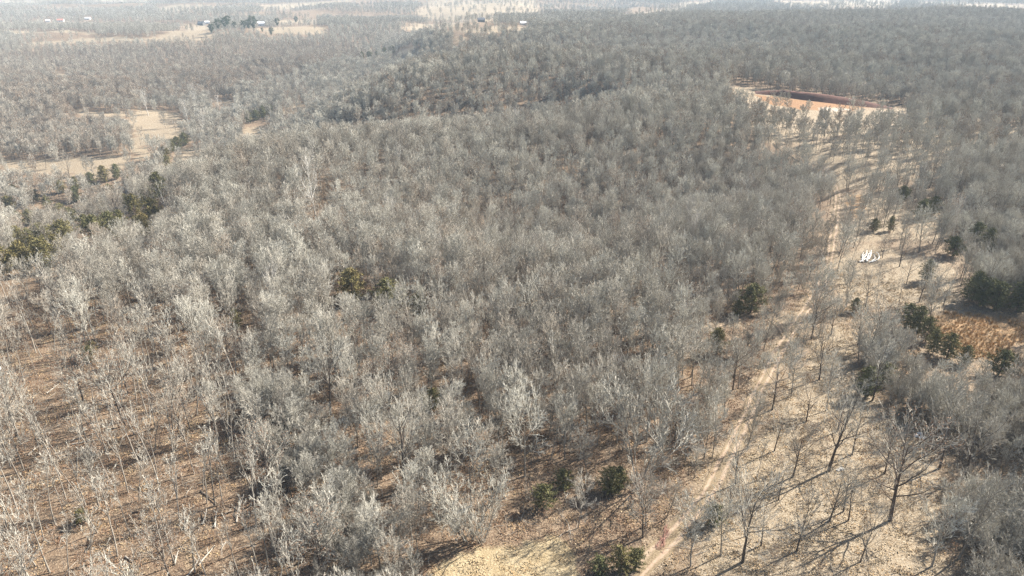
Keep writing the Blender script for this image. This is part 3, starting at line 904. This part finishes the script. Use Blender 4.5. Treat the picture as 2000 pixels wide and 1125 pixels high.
WP = [((1678,513),(1698,492),'bleached pole with a bulky low end on the left of the white pile'),
      ((1683,503),(1686,496),'short white piece at the upper left of the white pile'),
      ((1683,508),(1692,492),'white pole rising to the top left of the white pile'),
      ((1686,514),(1695,496),'curved white pole in the left half of the white pile'),
      ((1692,512),(1702,491),'thickest white trunk through the middle of the white pile'),
      ((1694,512),(1699,495),'white pole lying along the thickest trunk of the pile'),
      ((1699,505),(1701,497),'thin white stick between the trunk and the right-hand curves'),
      ((1697,514),(1706,500),'inner curved white pole on the right of the white pile'),
      ((1702,513),(1711,496),'outermost curved white pole on the right of the white pile')]
HAND = [
 (1618,920,'spread_0',.95,.2,'dark upright tree with its own long shadow in the pale grass clearing'),
 (1738,1018,'russet_0',1.22,.5,'russet-leaved dark tree with a star of branch shadows at its foot'),
 (1450,1098,'spread_1',.85,.1,'grey vase-shaped tree beside the track near the lower edge of the clearing'),
 (1408,1085,'oak_1',.75,.2,'short dark tree just across from the grey vase-shaped tree by the track'),
 (1556,1077,'spread_2',.55,.2,'small bare tree alone in the grass with a bent shadow'),
 (1820,1106,'oak_3',.92,.0,'grey-crowned tree with a thick curved trunk at the lower edge of the clearing'),
 (1872,1092,'oak_5',.95,.0,'leaning grey tree next to the thick curved trunk, partly hidden by bushes'),
 (1548,932,'russet_1',.7,.4,'thin tree with reddish leaves between the track and the dark upright tree'),
 (1614,802,'oak_2',.72,.1,'narrow bare tree behind the dark upright tree in the clearing'),
 (1704,782,'spread_2',.7,.2,'dark bare tree at the thicket edge behind the clearing'),
 (1508,800,'spread_0',.7,.2,'crooked dark tree leaning over the track halfway up the clearing'),
 (1545,775,'oak_0',.7,.1,'bare tree with wavy limbs between the track and the upper clearing'),
 (1600,742,'spread_1',.62,.3,'crooked bare tree at the narrow top of the clearing'),
 (1980,965,'pole_1',.85,.0,'slim bare pole tree rising from the bushes at the far right edge'),
 (1885,935,'spread_0',.75,.3,'round-crowned dark tree in shade among the right-hand bushes'),
 (1835,915,'spread_1',.72,.1,'grey tree behind the russet-leaved tree at the thicket edge'),
 (915,1055,'bush_0',1.45,.0,'large pale many-stemmed tree with arching limbs over the bottom grass patch'),
 (942,1060,'bush_1',1.0,.1,'small twiggy tree in front of the large arching many-stemmed tree'),
 (1025,930,'oak_4',1.08,.0,'stout oak with a thick dark trunk and ragged lower limbs above the grass patch'),
 (1247,942,'bush_2',1.75,.1,'tall fan-shaped tree of many upright stems near the track'),
 (645,812,'spread_2',.85,.1,'wide-crowned tree standing by the cut line gap in the wood'),
 (790,960,'spread_1',.95,.1,'broad pale-crowned tree over the shaded gap left of the grass patch'),
 (620,440,'pale_0',1.1,.0,'white-limbed sycamore standing out in the middle of the grey wood'),
 (290,226,'pale_1',1.15,.0,'white bare sycamore at the far edge of the pale meadow'),
 (382,214,'pale_0',1.1,.1,'white-stemmed sycamore behind the creek trees'),
 (370,247,'pale_1',1.1,.1,'leaning white sycamore on the creek bank'),
 (400,268,'pale_0',.95,.1,'slender white sycamore on the near side of the creek'),
 (428,228,'pale_1',.95,.2,'pale sycamore in the creek trees beyond the leaning white one'),
 (308,316,'bush_2',1.7,.0,'pale grey willow-like tree beside the creek cedars'),
 (247,230,'spread_0',.95,.4,'dark rounded tree at the far edge of the pale meadow'),
 (266,222,'pole_2',1.0,.6,'thin dark tree next to the white sycamore of the meadow'),
 (90,330,'pole_0',.95,.6,'thin dark tree alone in the lower pale meadow'),
 (135,345,'spread_2',.8,.3,'bare tree leaning over the lower edge of the pale meadow'),
 (275,285,'pole_3',.9,.6,'upright brown tree at the end of the narrow meadow'),
 (255,335,'pole_1',1.0,.4,'tall thin tree in the narrow neck of the meadow'),
 (1690,600,'spread_1',.5,.3,'small bare tree below the white wood pile'),
 (1712,590,'pole_2',.6,.2,'crooked leaning sapling beside the small bare tree of the clearing'),
 (1755,600,'pole_0',.62,.1,'thin upright tree on the clearing between the wood pile and the cedars'),
 (1795,590,'spread_2',.6,.1,'bare dark tree with a forked leaning trunk above the cedar clump'),
 (1640,615,'bush_1',.6,.1,'low grey bush beside the track below the wood pile'),
]
POLES = [(352,1025),(294,992),(310,944),(250,962),(338,880),(294,824),(79,857),(229,1086),(178,1121),(60,1056),(595,1097),(458,906),(492,867),(436,990),(397,955),(525,1116),(381,1119),(168,988),(108,1025),(98,1119),(385,811),(215,900),(150,930),(30,985),(555,1040),(20,1090),(120,900),(320,1090),(190,1040)]
hp = ground_at([(h[0], h[1]) for h in HAND]); pp = ground_at(POLES)
rng = random.Random(77)
clear_pts = [(p[0], p[1], 4.2 * h[3]) for p, h in zip(hp, HAND)] + [(p[0], p[1], 1.2) for p in pp]
ok = np.ones(len(BX), bool)
for x, y, r_ in clear_pts: ok &= np.hypot(BX - x, BY - y) > r_
# no crown of the wood hides the things that the photo shows through it
BZ = height(BX, BY)
cx, cy, cf = to_photo(np.stack([BX, BY, BZ + 7.5 * BS], 1)); crad = 4.0 * BS * FPX / cf
gk = np.random.RandomState(8).uniform(size=len(BX))
CLEAR = []
def keep_clear(*a): CLEAR.append(a)
for c_ in CEDARS: keep_clear(c_[0], c_[1], 7.0 * c_[2], 3 * c_[2], 1.0 if c_[0] < 340 and c_[1] > 340 else .9)
for c_ in ((8,540,1.3,.6),(50,535,1.2,.7),(95,528,1.2,.5),(130,482,1.3,.5),(88,488,1.3,.4),(40,492,1.3,.5),(190,470,1.2,.3),(200,425,1.2,.3),(60,440,1.2,.4),(120,378,1.1,.5),(265,420,1.1,.6),(300,430,1.1,.7)): keep_clear(c_[0], c_[1], 8 * c_[2], 3, .85)
for c_ in ((118,42),(94,43),(172,38),(394,49),(405,46),(510,50),(940,43),(1022,49)): keep_clear(c_[0], c_[1], 4, 14, .97)
for c_ in PINES: keep_clear(c_[0], c_[1], 14 * c_[2], 4, .9)
for c_ in HAND: keep_clear(c_[0], c_[1], (8 if 'bush' in c_[2] else 13) * c_[3], 2, .75)
for c_ in POLES: keep_clear(c_[0], c_[1], 9, .2, .2)
keep_clear(1694, 506, .5, 4, 1.0)
for c_ in LOGS + WP: keep_clear((c_[0][0] + c_[1][0]) / 2, (c_[0][1] + c_[1][1]) / 2, .5, .3, .75)
for c_ in ((1643, 917), (1797, 852), (1294, 1055)): keep_clear(c_[0], c_[1], .5, 2.5, 1.0)
cp_ = ground_at([a[:2] for a in CLEAR]); f_all = to_photo(cp_)[2]
for (x, y, hgt, wid, prob), f0 in zip(CLEAR, f_all):
    for q in (.3, .8):
        yy = y - hgt * q * FPX / f0 * .85
        ok &= ~((cf < f0 + 1) & (np.hypot(cx - x, cy - yy) < crad * .85 + wid * .5 * FPX / f0) & (gk < prob))
KINDNAME = {'oak': 'bare_tree', 'pole': 'slender_tree', 'spread': 'bare_tree', 'russet': 'russet_tree', 'bush': 'bare_shrub', 'pale': 'sycamore_tree'}
for p, h in zip(hp, HAND):
    e = plant(KINDNAME[h[2].split('_')[0]], h[2], p, h[3], rng.uniform(0, 6.28), h[4], cat='bush' if 'bush' in h[5] and h[3] < 1 else 'tree')
    e['label'] = h[5]; THINGS.append((e, h[5], p))
AUTO = []                                        # (root, kind words, position) labelled further down
for i, p in enumerate(pp):
    e = plant('slender_tree', POLE[i % 4], p, rng.uniform(.72, .95), rng.uniform(0, 6.28), rng.uniform(0, .3), (rng.uniform(-.06, .06), rng.uniform(-.1, .04)))
    AUTO.append((e, 'clean-stemmed slender tree', p))
# the largest-looking trees of the wood become things of their own
BZ = height(BX, BY)
px, py, fd = to_photo(np.stack([BX, BY, BZ + 6], 1))
vis = ok & (px > -10) & (px < 2010) & (py > -20) & (py < 1180)
order = np.argsort(np.where(vis, fd / (BS), 1e9))
n_single = 300 - len(AUTO) - len(HAND)
pick = order[:n_single]
def look(s_, t_): return ('tall' if s_ > .88 else 'short' if s_ < .72 else 'mid-sized') + (' pale grey' if t_ < .12 else ' grey' if t_ < .3 else ' brownish')
WORDS = {'pale': 'white-barked tree', 'spread': 'open-grown bare tree', 'oak': 'bare forest tree', 'pole': 'slender bare tree', 'russet': 'russet-leaved tree', 'bush': 'many-stemmed bush'}
for i in pick:
    kd = BK[i].split('_')[0]
    p = np.array([BX[i], BY[i], BZ[i]])
    e = plant(KINDNAME[kd], BK[i], p, float(BS[i]), rng.uniform(0, 6.28), float(BT[i]), (rng.uniform(-.05, .05), rng.uniform(-.05, .05)), cat='bush' if kd == 'bush' else 'tree')
    AUTO.append((e, '%s %s' % (look(BS[i], BT[i]), WORDS[kd]), p))
rest = ok.copy(); rest[pick] = False
n = int(rest.sum())
sc = BS[rest]
scatter('woodland', KEYS, np.stack([BX[rest], BY[rest], BZ[rest]], 1), [KI[k] for k in BK[rest]],
        np.stack([g.normal(0, .04, n), g.normal(0, .04, n), g.uniform(0, 6.28, n)], 1),
        np.stack([sc * g.uniform(.9, 1.15, n), sc * g.uniform(.9, 1.15, n), sc], 1), BT[rest])

# undergrowth and dry grass
X, Y = jgrid(2.6, 50, 300, 31)
op = open_ground(X, Y); thin = area('thinned', X, Y)
rl = area('right_land', X, Y)
kp = (path_dist(X, Y) > .2) & (g.uniform(size=X.shape) < np.where(op, np.where(rl, .3, 0), np.where(thin, .7, np.where(rl, .8, .5))))
X, Y, thin = X[kp], Y[kp], thin[kp]; n = len(X)
scatter('undergrowth', ['twigsap_0', 'twigsap_1', 'leafsap_0', 'leafsap_1'], np.stack([X, Y, height(X, Y)], 1),
        np.where(g.uniform(size=n) < np.where(thin, .6, .35), 2, 0) + g.randint(0, 2, n),
        np.stack([g.normal(0, .1, n), g.normal(0, .1, n), g.uniform(0, 6.28, n)], 1),
        np.repeat(g.uniform(.35, 1.1, n)[:, None], 3, 1), g.uniform(0, .6, n))
X, Y = jgrid(.85, 60, 230, 33)
sv = area('savanna', X, Y) | area('lawn', X, Y) | area('sparse', X, Y); rs = area('rust', X, Y); thin = area('thinned', X, Y)
den = fnoise(X / 5., Y / 5., 81, 2)
kp = ((sv & (den > .8)) | (rs & (den > .3)) | (thin & (den > .66))) & (path_dist(X, Y) > -.6)
X, Y, rs = X[kp], Y[kp], rs[kp]; n = len(X)
scatter('dry_grass', ['tuft_0', 'tuft_1', 'tuft_2'], np.stack([X, Y, height(X, Y)], 1), np.where(rs, 2, g.randint(0, 2, n)),
        np.stack([g.normal(0, .1, n), g.normal(0, .1, n), g.uniform(0, 6.28, n)], 1),
        np.repeat(g.uniform(.6, 1.3, n)[:, None], 3, 1), np.where(rs, g.uniform(.5, 1, n), g.uniform(0, .25, n)))

# fallen leaves and sticks
X, Y = jgrid(1.25, 60, 190, 35)
rl = area('right_land', X, Y) | area('lawn', X, Y); thin = area('thinned', X, Y)
v = g.uniform(size=X.shape)
kp = (v < np.where(rl, .5, .55)) & (path_dist(X, Y) > -.5)
X, Y, rl, thin = X[kp], Y[kp], rl[kp], thin[kp]; n = len(X); v = g.uniform(size=n)
var = np.where(v < np.where(thin, .16, np.where(rl, .03, .08)), g.randint(0, 4, n), np.where((rl & (v < .92)) | (v > .72), 7 + g.randint(0, 3, n), 4 + g.randint(0, 3, n)))
scatter('forest_litter', ['sticks_%d' % i for i in range(4)] + ['brownleaf_%d' % i for i in range(3)] + ['strawleaf_%d' % i for i in range(3)],
        np.stack([X, Y, height(X, Y)], 1), var, np.stack([0 * X, 0 * X, g.uniform(0, 6.28, n)], 1),
        np.repeat(g.uniform(.7, 1.3, n)[:, None], 3, 1), np.where(var < 4, (g.uniform(size=n) < .35) * 1.0, g.uniform(0, .9, n)))

# ------------------------------------------------------------------ evergreens
cp = ground_at([(c_[0], c_[1]) for c_ in CEDARS])
for c_, p in zip(CEDARS, cp):
    if p[1] > 230 and p[0] < -60: c_ = (c_[0], c_[1], c_[2] * 1.3, c_[3], c_[4])
    e = plant('cedar_tree', 'cedar_%d' % rng.randrange(4), p, (c_[2] * rng.uniform(.9, 1.25), c_[2] * rng.uniform(.9, 1.25), c_[2]), rng.uniform(0, 6.28), c_[3], (rng.uniform(-.05, .05), rng.uniform(-.05, .05)))
    e['label'] = c_[4]; e['group'] = 'cedar trees among the bare woods'; THINGS.append((e, c_[4], p))
EXTRA = [(8,540,1.3,.6),(50,535,1.2,.7),(95,528,1.2,.5),(130,482,1.3,.5),(88,488,1.3,.4),(40,492,1.3,.5),(15,470,1.2,.5),(190,470,1.2,.3),(235,468,1.1,.4),(200,425,1.2,.3),(175,412,1.1,.4),(60,440,1.2,.4),(35,440,1.1,.5),(100,455,1.2,.5),(70,395,1.1,.4),(30,385,1.0,.5),(120,378,1.1,.5),(215,385,1.1,.3),(265,420,1.1,.6),(300,430,1.1,.7),(290,400,1.0,.4),(150,372,1.0,.4),(255,375,1.1,.5),(285,365,1.1,.4)]
xp = ground_at([(c_[0], c_[1]) for c_ in EXTRA]); XC = []
for c_, p in zip(EXTRA, xp):
    e = plant('cedar_tree', 'cedar_%d' % rng.randrange(4), p, (c_[2] * 1.1, c_[2] * 1.1, c_[2] * 1.15), rng.uniform(0, 6.28), c_[3])
    e['group'] = 'cedar trees among the bare woods'; XC.append((e, c_[3], p))
q = ground_at([(c_[0], c_[1]) for c_ in PINES])
for i, (c_, p) in enumerate(zip(PINES, q)):
    e = plant('pine_tree', 'pine_%d' % (i % 3), p, c_[2] * 1.25, rng.uniform(0, 6.28), rng.uniform(0, .6))
    e['label'] = c_[3]; e['group'] = 'pines by the far field'; THINGS.append((e, c_[3], p))

# ------------------------------------------------------------------ fallen wood
def log(name, pts, r0, r1, m, tint, label, cat='log', group=None, forks=1):
    n = 7; P = []
    a, b_ = np.array(pts[0], float), np.array(pts[1], float)
    bow = pts[2] if len(pts) > 2 else 0.05
    L = np.linalg.norm(b_ - a); sd = np.cross((b_ - a) / L, (0, 0, 1))
    c = [tuple(a + (b_ - a) * i / n + sd * bow * L * math.sin(math.pi * i / n) + np.array([rng.uniform(-1, 1), rng.uniform(-1, 1), 0]) * .02 * L * (0 < i < n)) for i in range(n + 1)]
    P.append((c, [r0 + (r1 - r0) * i / n for i in range(n + 1)]))
    V, F = tubes(P, 7)
    o = bpy.data.objects.new(name, new_mesh(name, V, F, [m], True)); COL.objects.link(o)
    o['label'] = label; o['category'] = cat; o['tint'] = tint
    if group: o['group'] = group
    for k in range(forks):
        i = rng.randint(3, 5); d = (np.array(c[i + 1]) - np.array(c[i])); d /= np.linalg.norm(d)
        s = 1 if (k % 2) else -1
        e = np.array(c[i]) + (d * .7 + np.cross(d, (0, 0, 1)) * .6 * s + np.array([0, 0, .35])) * L * rng.uniform(.2, .34)
        v, f_ = tubes([([c[i], tuple((np.array(c[i]) + e) / 2 + np.array([0, 0, .04 * L])), tuple(e)], [r0 * .6, r0 * .45, r0 * .2])], 5)
        q_ = bpy.data.objects.new('branch_stub', new_mesh('branch_stub', v, f_, [m], True)); COL.objects.link(q_); q_.parent = o; q_['tint'] = tint
    return o
la = ground_at([l[0] for l in LOGS]); lb = ground_at([l[1] for l in LOGS])
for l, a, b_ in zip(LOGS, la, lb):
    a = a + (0, 0, .1); b_ = b_ + (0, 0, l[2])
    L = np.linalg.norm(b_ - a)
    log('fallen_log', (a, b_, rng.uniform(-.06, .06)), .13, .05, M['log'], float(l[3]), l[4], group='fallen wood on the forest floor')
# bleached wood pile in the clearing
wa = ground_at([w[0] for w in WP]); wb = ground_at([w[1] for w in WP])
for i, (w, a, b_) in enumerate(zip(WP, wa, wb)):
    log('bleached_pole', (a + (0, 0, .25), b_ + (0, 0, .35 + .12 * (i % 3)), (.1, .0, .06, -.1, .03, -.04, 0, .12, .16)[i]), (.2, .1, .13, .13, .27, .14, .08, .13, .14)[i], .08, M['white'], 0., w[2], 'pole', 'white wood pile in the clearing', 0)

# pale stones and the reddish brush pile
mst, nt, b = mat('pale_stone')
nt.links.new(mixc(nt, noise(nt, 3.0, 3), (0.8, 0.78, 0.74), (0.5, 0.47, 0.42)), b.inputs['Base Color'])
def stone(p, s, label, sq=.6):
    g2 = np.random.RandomState(rng.randint(0, 9999)); nu, nv = 10, 7
    V = []
    for i in range(nv):
        for j in range(nu):
            a = j * 2 * math.pi / nu; e = -math.pi / 2 + math.pi * i / (nv - 1)
            k = s * g2.uniform(.8, 1.15)
            V.append((p[0] + k * math.cos(a) * math.cos(e) * 1.2, p[1] + k * math.sin(a) * math.cos(e), p[2] + s * .25 + k * sq * math.sin(e)))
    F = [(i * nu + j, i * nu + (j + 1) % nu, (i + 1) * nu + (j + 1) % nu, (i + 1) * nu + j) for i in range(nv - 1) for j in range(nu)]
    o = bpy.data.objects.new('pale_stone', new_mesh('pale_stone', V, F, [mst], False)); COL.objects.link(o)
    o['label'] = label; o['category'] = 'stone'; o['group'] = 'pale stones in the clearing'
st_ = ground_at([(1643,917),(1790,852),(1802,856),(1797,848),(1636,919)])
for p, s, l in zip(st_, (.4, .45, .5, .4, .25), ('white stone beside the dark upright tree in the grass', 'pale stone at the left of the three under the thicket edge', 'pale stone at the right of the three under the thicket edge', 'pale stone behind the other two under the thicket edge', 'small stone next to the white stone by the dark upright tree')): stone(p, s, l)
mr, nt, b = mat('red_stems'); nt.links.new(mixc(nt, noise(nt, 2.5, 3), (0.42, 0.22, 0.175), (0.30, 0.17, 0.13)), b.inputs['Base Color'])
ra = ground_at([(1286,1075), (1303,1036)]); polys = []
for k in range(90):
    t = rng.random(); c = ra[0] + (ra[1] - ra[0]) * t + np.array([rng.gauss(0, .22), rng.gauss(0, .22), .05])
    d = (ra[1] - ra[0]); d = d / np.linalg.norm(d) * rng.uniform(.4, .9)
    e = c + d + np.array([rng.gauss(0, .15), rng.gauss(0, .15), rng.uniform(.1, .5)])
    polys.append(([tuple(c), tuple((c + e) / 2 + np.array([0, 0, .1])), tuple(e)], [.03, .025, .015]))
V, F = tubes(polys, 4)
o = bpy.data.objects.new('brush_pile', new_mesh('brush_pile', V, F, [mr], False)); COL.objects.link(o)
o['label'] = 'low row of pinkish red cut stems beside the track near the lower edge cedars'; o['category'] = 'brush pile'

# ------------------------------------------------------------------ clay bank above the bare clay
mc, nt, b = mat('red_clay')
pos = N(nt, 'ShaderNodeNewGeometry').outputs['Position']
nt.links.new(mixc(nt, ramp(nt, noise(nt, .5, 4, .7, pos), .35, .65), (0.085, 0.042, 0.033), (0.14, 0.066, 0.047)), b.inputs['Base Color'])
bk = resample(ground_at([(1475,182),(1520,186),(1580,196),(1650,204),(1710,210),(1745,212)]), 2.0)
t = np.gradient(bk, axis=0); t /= np.hypot(t[:, 0], t[:, 1])[:, None]; nn = np.stack([-t[:, 1], t[:, 0]], 1)
nn *= np.where(nn[:, 1:2] < 0, -1, 1)
prof = [(-3.2, -.3), (-1.6, 2.2), (-.4, 3.9), (.5, 4.2), (2.5, 4.1), (7.0, .9), (9, -.4)]
V = []
for i, p in enumerate(bk):
    s = math.sin(math.pi * min(1, max(0, i / (len(bk) - 1)))) ** .6
    for j, (o_, hgt) in enumerate(prof):
        x, y = p + nn[i] * o_ * (1.0 + .08 * rng.uniform(-1, 1))
        V.append((x, y, float(height(x, y)) + (hgt * s + (rng.uniform(-.15, .15) if 0 < j < 6 else 0) if hgt > 0 else hgt)))
o = bpy.data.objects.new('clay_bank', new_mesh('clay_bank', V, grid_faces(len(bk), len(prof)), [mc], True)); COL.objects.link(o)
o['kind'] = 'structure'

# ------------------------------------------------------------------ far houses
def flat_mat(name, c, c2):
    m_, nt_, b_ = mat(name); nt_.links.new(mixc(nt_, noise(nt_, 1.5, 3), c, c2), b_.inputs['Base Color']); return m_
MW = flat_mat('white_siding', (.8, .79, .76), (.7, .69, .66)); MD = flat_mat('dark_siding', (.16, .15, .15), (.10, .10, .10))
MRR = flat_mat('red_roof', (.55, .2, .14), (.45, .17, .12)); MRW = flat_mat('pale_metal_roof', (.78, .8, .82), (.65, .67, .7)); MRG = flat_mat('dark_roof', (.12, .13, .15), (.08, .08, .09))
MGL = flat_mat('window_glass', (.05, .06, .07), (.08, .09, .1))
def box(lo, hi):
    x0, y0, z0 = lo; x1, y1, z1 = hi
    V = [(x0,y0,z0),(x1,y0,z0),(x1,y1,z0),(x0,y1,z0),(x0,y0,z1),(x1,y0,z1),(x1,y1,z1),(x0,y1,z1)]
    return np.array(V), np.array([(3,2,1,0),(4,5,6,7),(0,1,5,4),(1,2,6,5),(2,3,7,6),(3,0,4,7)])
def house(p, w, d, h, rh, rz, wall, roof, label, cat, name='farmhouse'):
    e = bpy.data.objects.new(name, None); COL.objects.link(e); e.location = p; e.rotation_euler = (0, 0, rz)
    e['label'] = label; e['category'] = cat
    def part(nm, V, F, m_):
        o = bpy.data.objects.new(nm, new_mesh(nm, V, F, [m_], False)); COL.objects.link(o); o.parent = e; return o
    V, F = box((-w/2, -d/2, -1), (w/2, d/2, h))
    V = np.concatenate([V, [(-w/2, 0, h + rh - .1), (w/2, 0, h + rh - .1)]])
    F = np.concatenate([F, [(4, 7, 8, 8), (5, 9, 6, 6)]])
    me = bpy.data.meshes.new('wall'); me.from_pydata([tuple(v) for v in V], [], [tuple(int(k) for k in dict.fromkeys(f_)) for f_ in F]); me.materials.append(wall)
    o = bpy.data.objects.new('wall', me); COL.objects.link(o); o.parent = e
    k = .5
    RV = [(-w/2-k, -d/2-k, h-.25), (w/2+k, -d/2-k, h-.25), (w/2+k, 0, h+rh), (-w/2-k, 0, h+rh), (-w/2-k, d/2+k, h-.25), (w/2+k, d/2+k, h-.25)]
    RV = RV + [(x, y, z + .25) for x, y, z in RV]
    RF = [(6,7,8,9),(9,8,11,10),(3,2,1,0),(4,5,2,3),(0,1,7,6),(5,4,10,11),(0,6,9,3),(3,9,10,4),(1,2,8,7),(2,5,11,8)]
    part('roof', RV, RF, roof)
    V, F = box((-.5, -d/2-.06, 0), (.5, -d/2+.05, 2.1)); part('door', V, F, MGL)
    for s in (-1, 1):
        V, F = box((s*w*.3-.6, -d/2-.06, 1), (s*w*.3+.6, -d/2+.05, 2.2)); part('window', V, F, MGL)
HS = [((118,42),16,9,3.2,2.4,.2,MW,MRR,'white house with a red roof among the far left woods','house'),
      ((94,43),9,7,3,2.2,.5,MW,MRW,'small white shed next to the red-roofed house','shed'),
      ((172,38),12,8,3,2,.1,MW,MRW,'white house in the far woods further along from the red roof','house'),
      ((394,49),14,9,4,3.2,-.3,MD,MRG,'dark farmhouse at the upper end of the far pale field','house'),
      ((405,46),9,7,3,2.2,.4,MW,MRW,'white-roofed shed beside the dark farmhouse','shed'),
      ((510,50),22,12,5,2.8,.1,MW,MRW,'long pale barn behind the far pines','barn'),
      ((940,43),10,8,3.5,2.6,.2,MD,MRG,'small dark barn at the foot of the big pale hillside field','barn'),
      ((1022,49),9,7,3,2.2,.3,MW,MRW,'white cabin at the wood edge beyond the hillside field','cabin')]
q = ground_at([h[0] for h in HS])
for h_, p in zip(HS, q): house(p, *h_[1:])

# ------------------------------------------------------------------ labels for the single forest trees
ORD = 'first second third fourth fifth sixth seventh eighth ninth tenth eleventh twelfth thirteenth fourteenth fifteenth sixteenth'.split()
SH = ['dark long-shadowed upright tree', 'star-shadowed russet tree', 'grey vase-shaped tree', 'short dark trackside tree', 'lone small grass tree', 'thick curved trunk', 'leaning grey tree', 'thin reddish tree', 'narrow tree behind the clearing', 'dark thicket-edge tree', 'crooked tree over the track', 'wavy-limbed tree', 'crooked tree atop the clearing', 'slim edge pole tree', 'round-crowned dark tree', 'grey thicket-edge tree', 'large arching many-stemmed tree', 'small twiggy grass-side tree', 'stout ragged oak', 'fan-shaped many-stemmed tree', 'wide-crowned gap tree', 'broad pale-crowned tree', 'white-limbed sycamore']
SC = ['yellow-skirted green cedar', 'olive brown wood cedar', 'small yellowish cedar', 'small green wood cedar', 'dark side-track cedar', None, 'loose olive cedar', 'green grass-patch cedar', 'thin green cedar', None, None, 'dark lower-edge cedar', 'yellow-green lower-edge cedar', None, 'blackish trackside cedar', 'olive shaded cedar', 'small green cedar', 'olive cut-line cedar', 'tiny cedar', 'knee-high cedar']
SL = ['long pale fallen trunk', 'pale lower-edge trunk', 'broken tilted stem', 'leaning pale snag', 'tall pale snag', 'dark crossing trunk', 'broken dark stub', 'short dark log', 'dark level log', 'dark forked log', 'upper pale log', 'long level log', 'short pale log', 'pale trunk-side log', 'scatter-white log', 'white log in the gap', 'pale left-edge log', 'pale snag by the bushes', 'dark log in grassy shade', 'dark mid-wood stem']
LM = [(a, p) for a, p in zip(SH, hp)] + [(a, p) for a, p in zip(SC, cp) if a] + [(a, p) for a, p in zip(SL, la)]
LP = np.array([q_[1] for q_ in LM]); lx, ly, _ = to_photo(LP)
rows = []; cnt = {}
CN = ['tall olive cedar', 'rusty lower-edge cedar', 'broad olive cedar', 'bronze lower-row cedar', 'dark central cedar', 'dark spiky cedar', 'green pressed cedar', 'rust-brown corner cedar']
for e, t_, p in XC:
    d = [math.hypot(*(cp[20 + k] - p)[:2]) for k in range(8)]; j = int(np.argmin(d)); x, y, _ = to_photo(p); x2, y2, _ = to_photo(cp[20 + j])
    kk = (t_ > .45, j, (x > x2)[0]); cnt[kk] = cnt.get(kk, 0) + 1
    e['label'] = '%s cedar, %s one on the %s of the %s' % ('bronze-tinged' if t_ > .45 else 'plain green', ('first', 'second', 'third', 'fourth', 'fifth', 'sixth', 'seventh')[cnt[kk] - 1], 'track side' if x > x2 else 'frame side', CN[j])
for e, kind, p in AUTO:
    d = np.hypot(LP[:, 0] - p[0], LP[:, 1] - p[1]); j = int(np.argmin(d))
    x, y, _ = to_photo(p); dx, dy = x[0] - lx[j], y[0] - ly[j]
    rows.append((float(d[j]), e, kind, j, ('right of' if dx > 0 else 'left of') if abs(dx) > abs(dy) else ('behind' if dy < 0 else 'in front of')))
rows.sort(key=lambda r_: r_[0])
for d, e, kind, j, side in rows:
    k = (kind, j, side); c_ = cnt.get(k, 0); cnt[k] = c_ + 1
    e['label'] = '%s, %s one %s the %s' % (kind, ORD[min(c_, 15)], side, LM[j][0])
    e['group'] = 'bare trees of the near woods'

# ------------------------------------------------------------------ haze
hv, hf = box((-5900, -90, -120), (5900, 6650, 135))
gz = GZ.min(), GZ.max()
hv, hf = box((-5800, -60, gz[0] - 1), (5800, 6560, max(CAM_H, gz[1] + 16) + 6))
hm = bpy.data.materials.new('haze'); hm.use_nodes = True
hn = hm.node_tree.nodes; hn.remove(hn['Principled BSDF'])
pv = hn.new('ShaderNodeVolumePrincipled')
pv.inputs['Color'].default_value = (0.64, 0.82, 1.0, 1); pv.inputs['Density'].default_value = 0.00013; pv.inputs['Anisotropy'].default_value = 0.0
hm.node_tree.links.new(pv.outputs[0], hn['Material Output'].inputs['Volume'])
hz = bpy.data.objects.new('haze', new_mesh('haze', hv, hf, [hm], False)); COL.objects.link(hz); hz['kind'] = 'stuff'
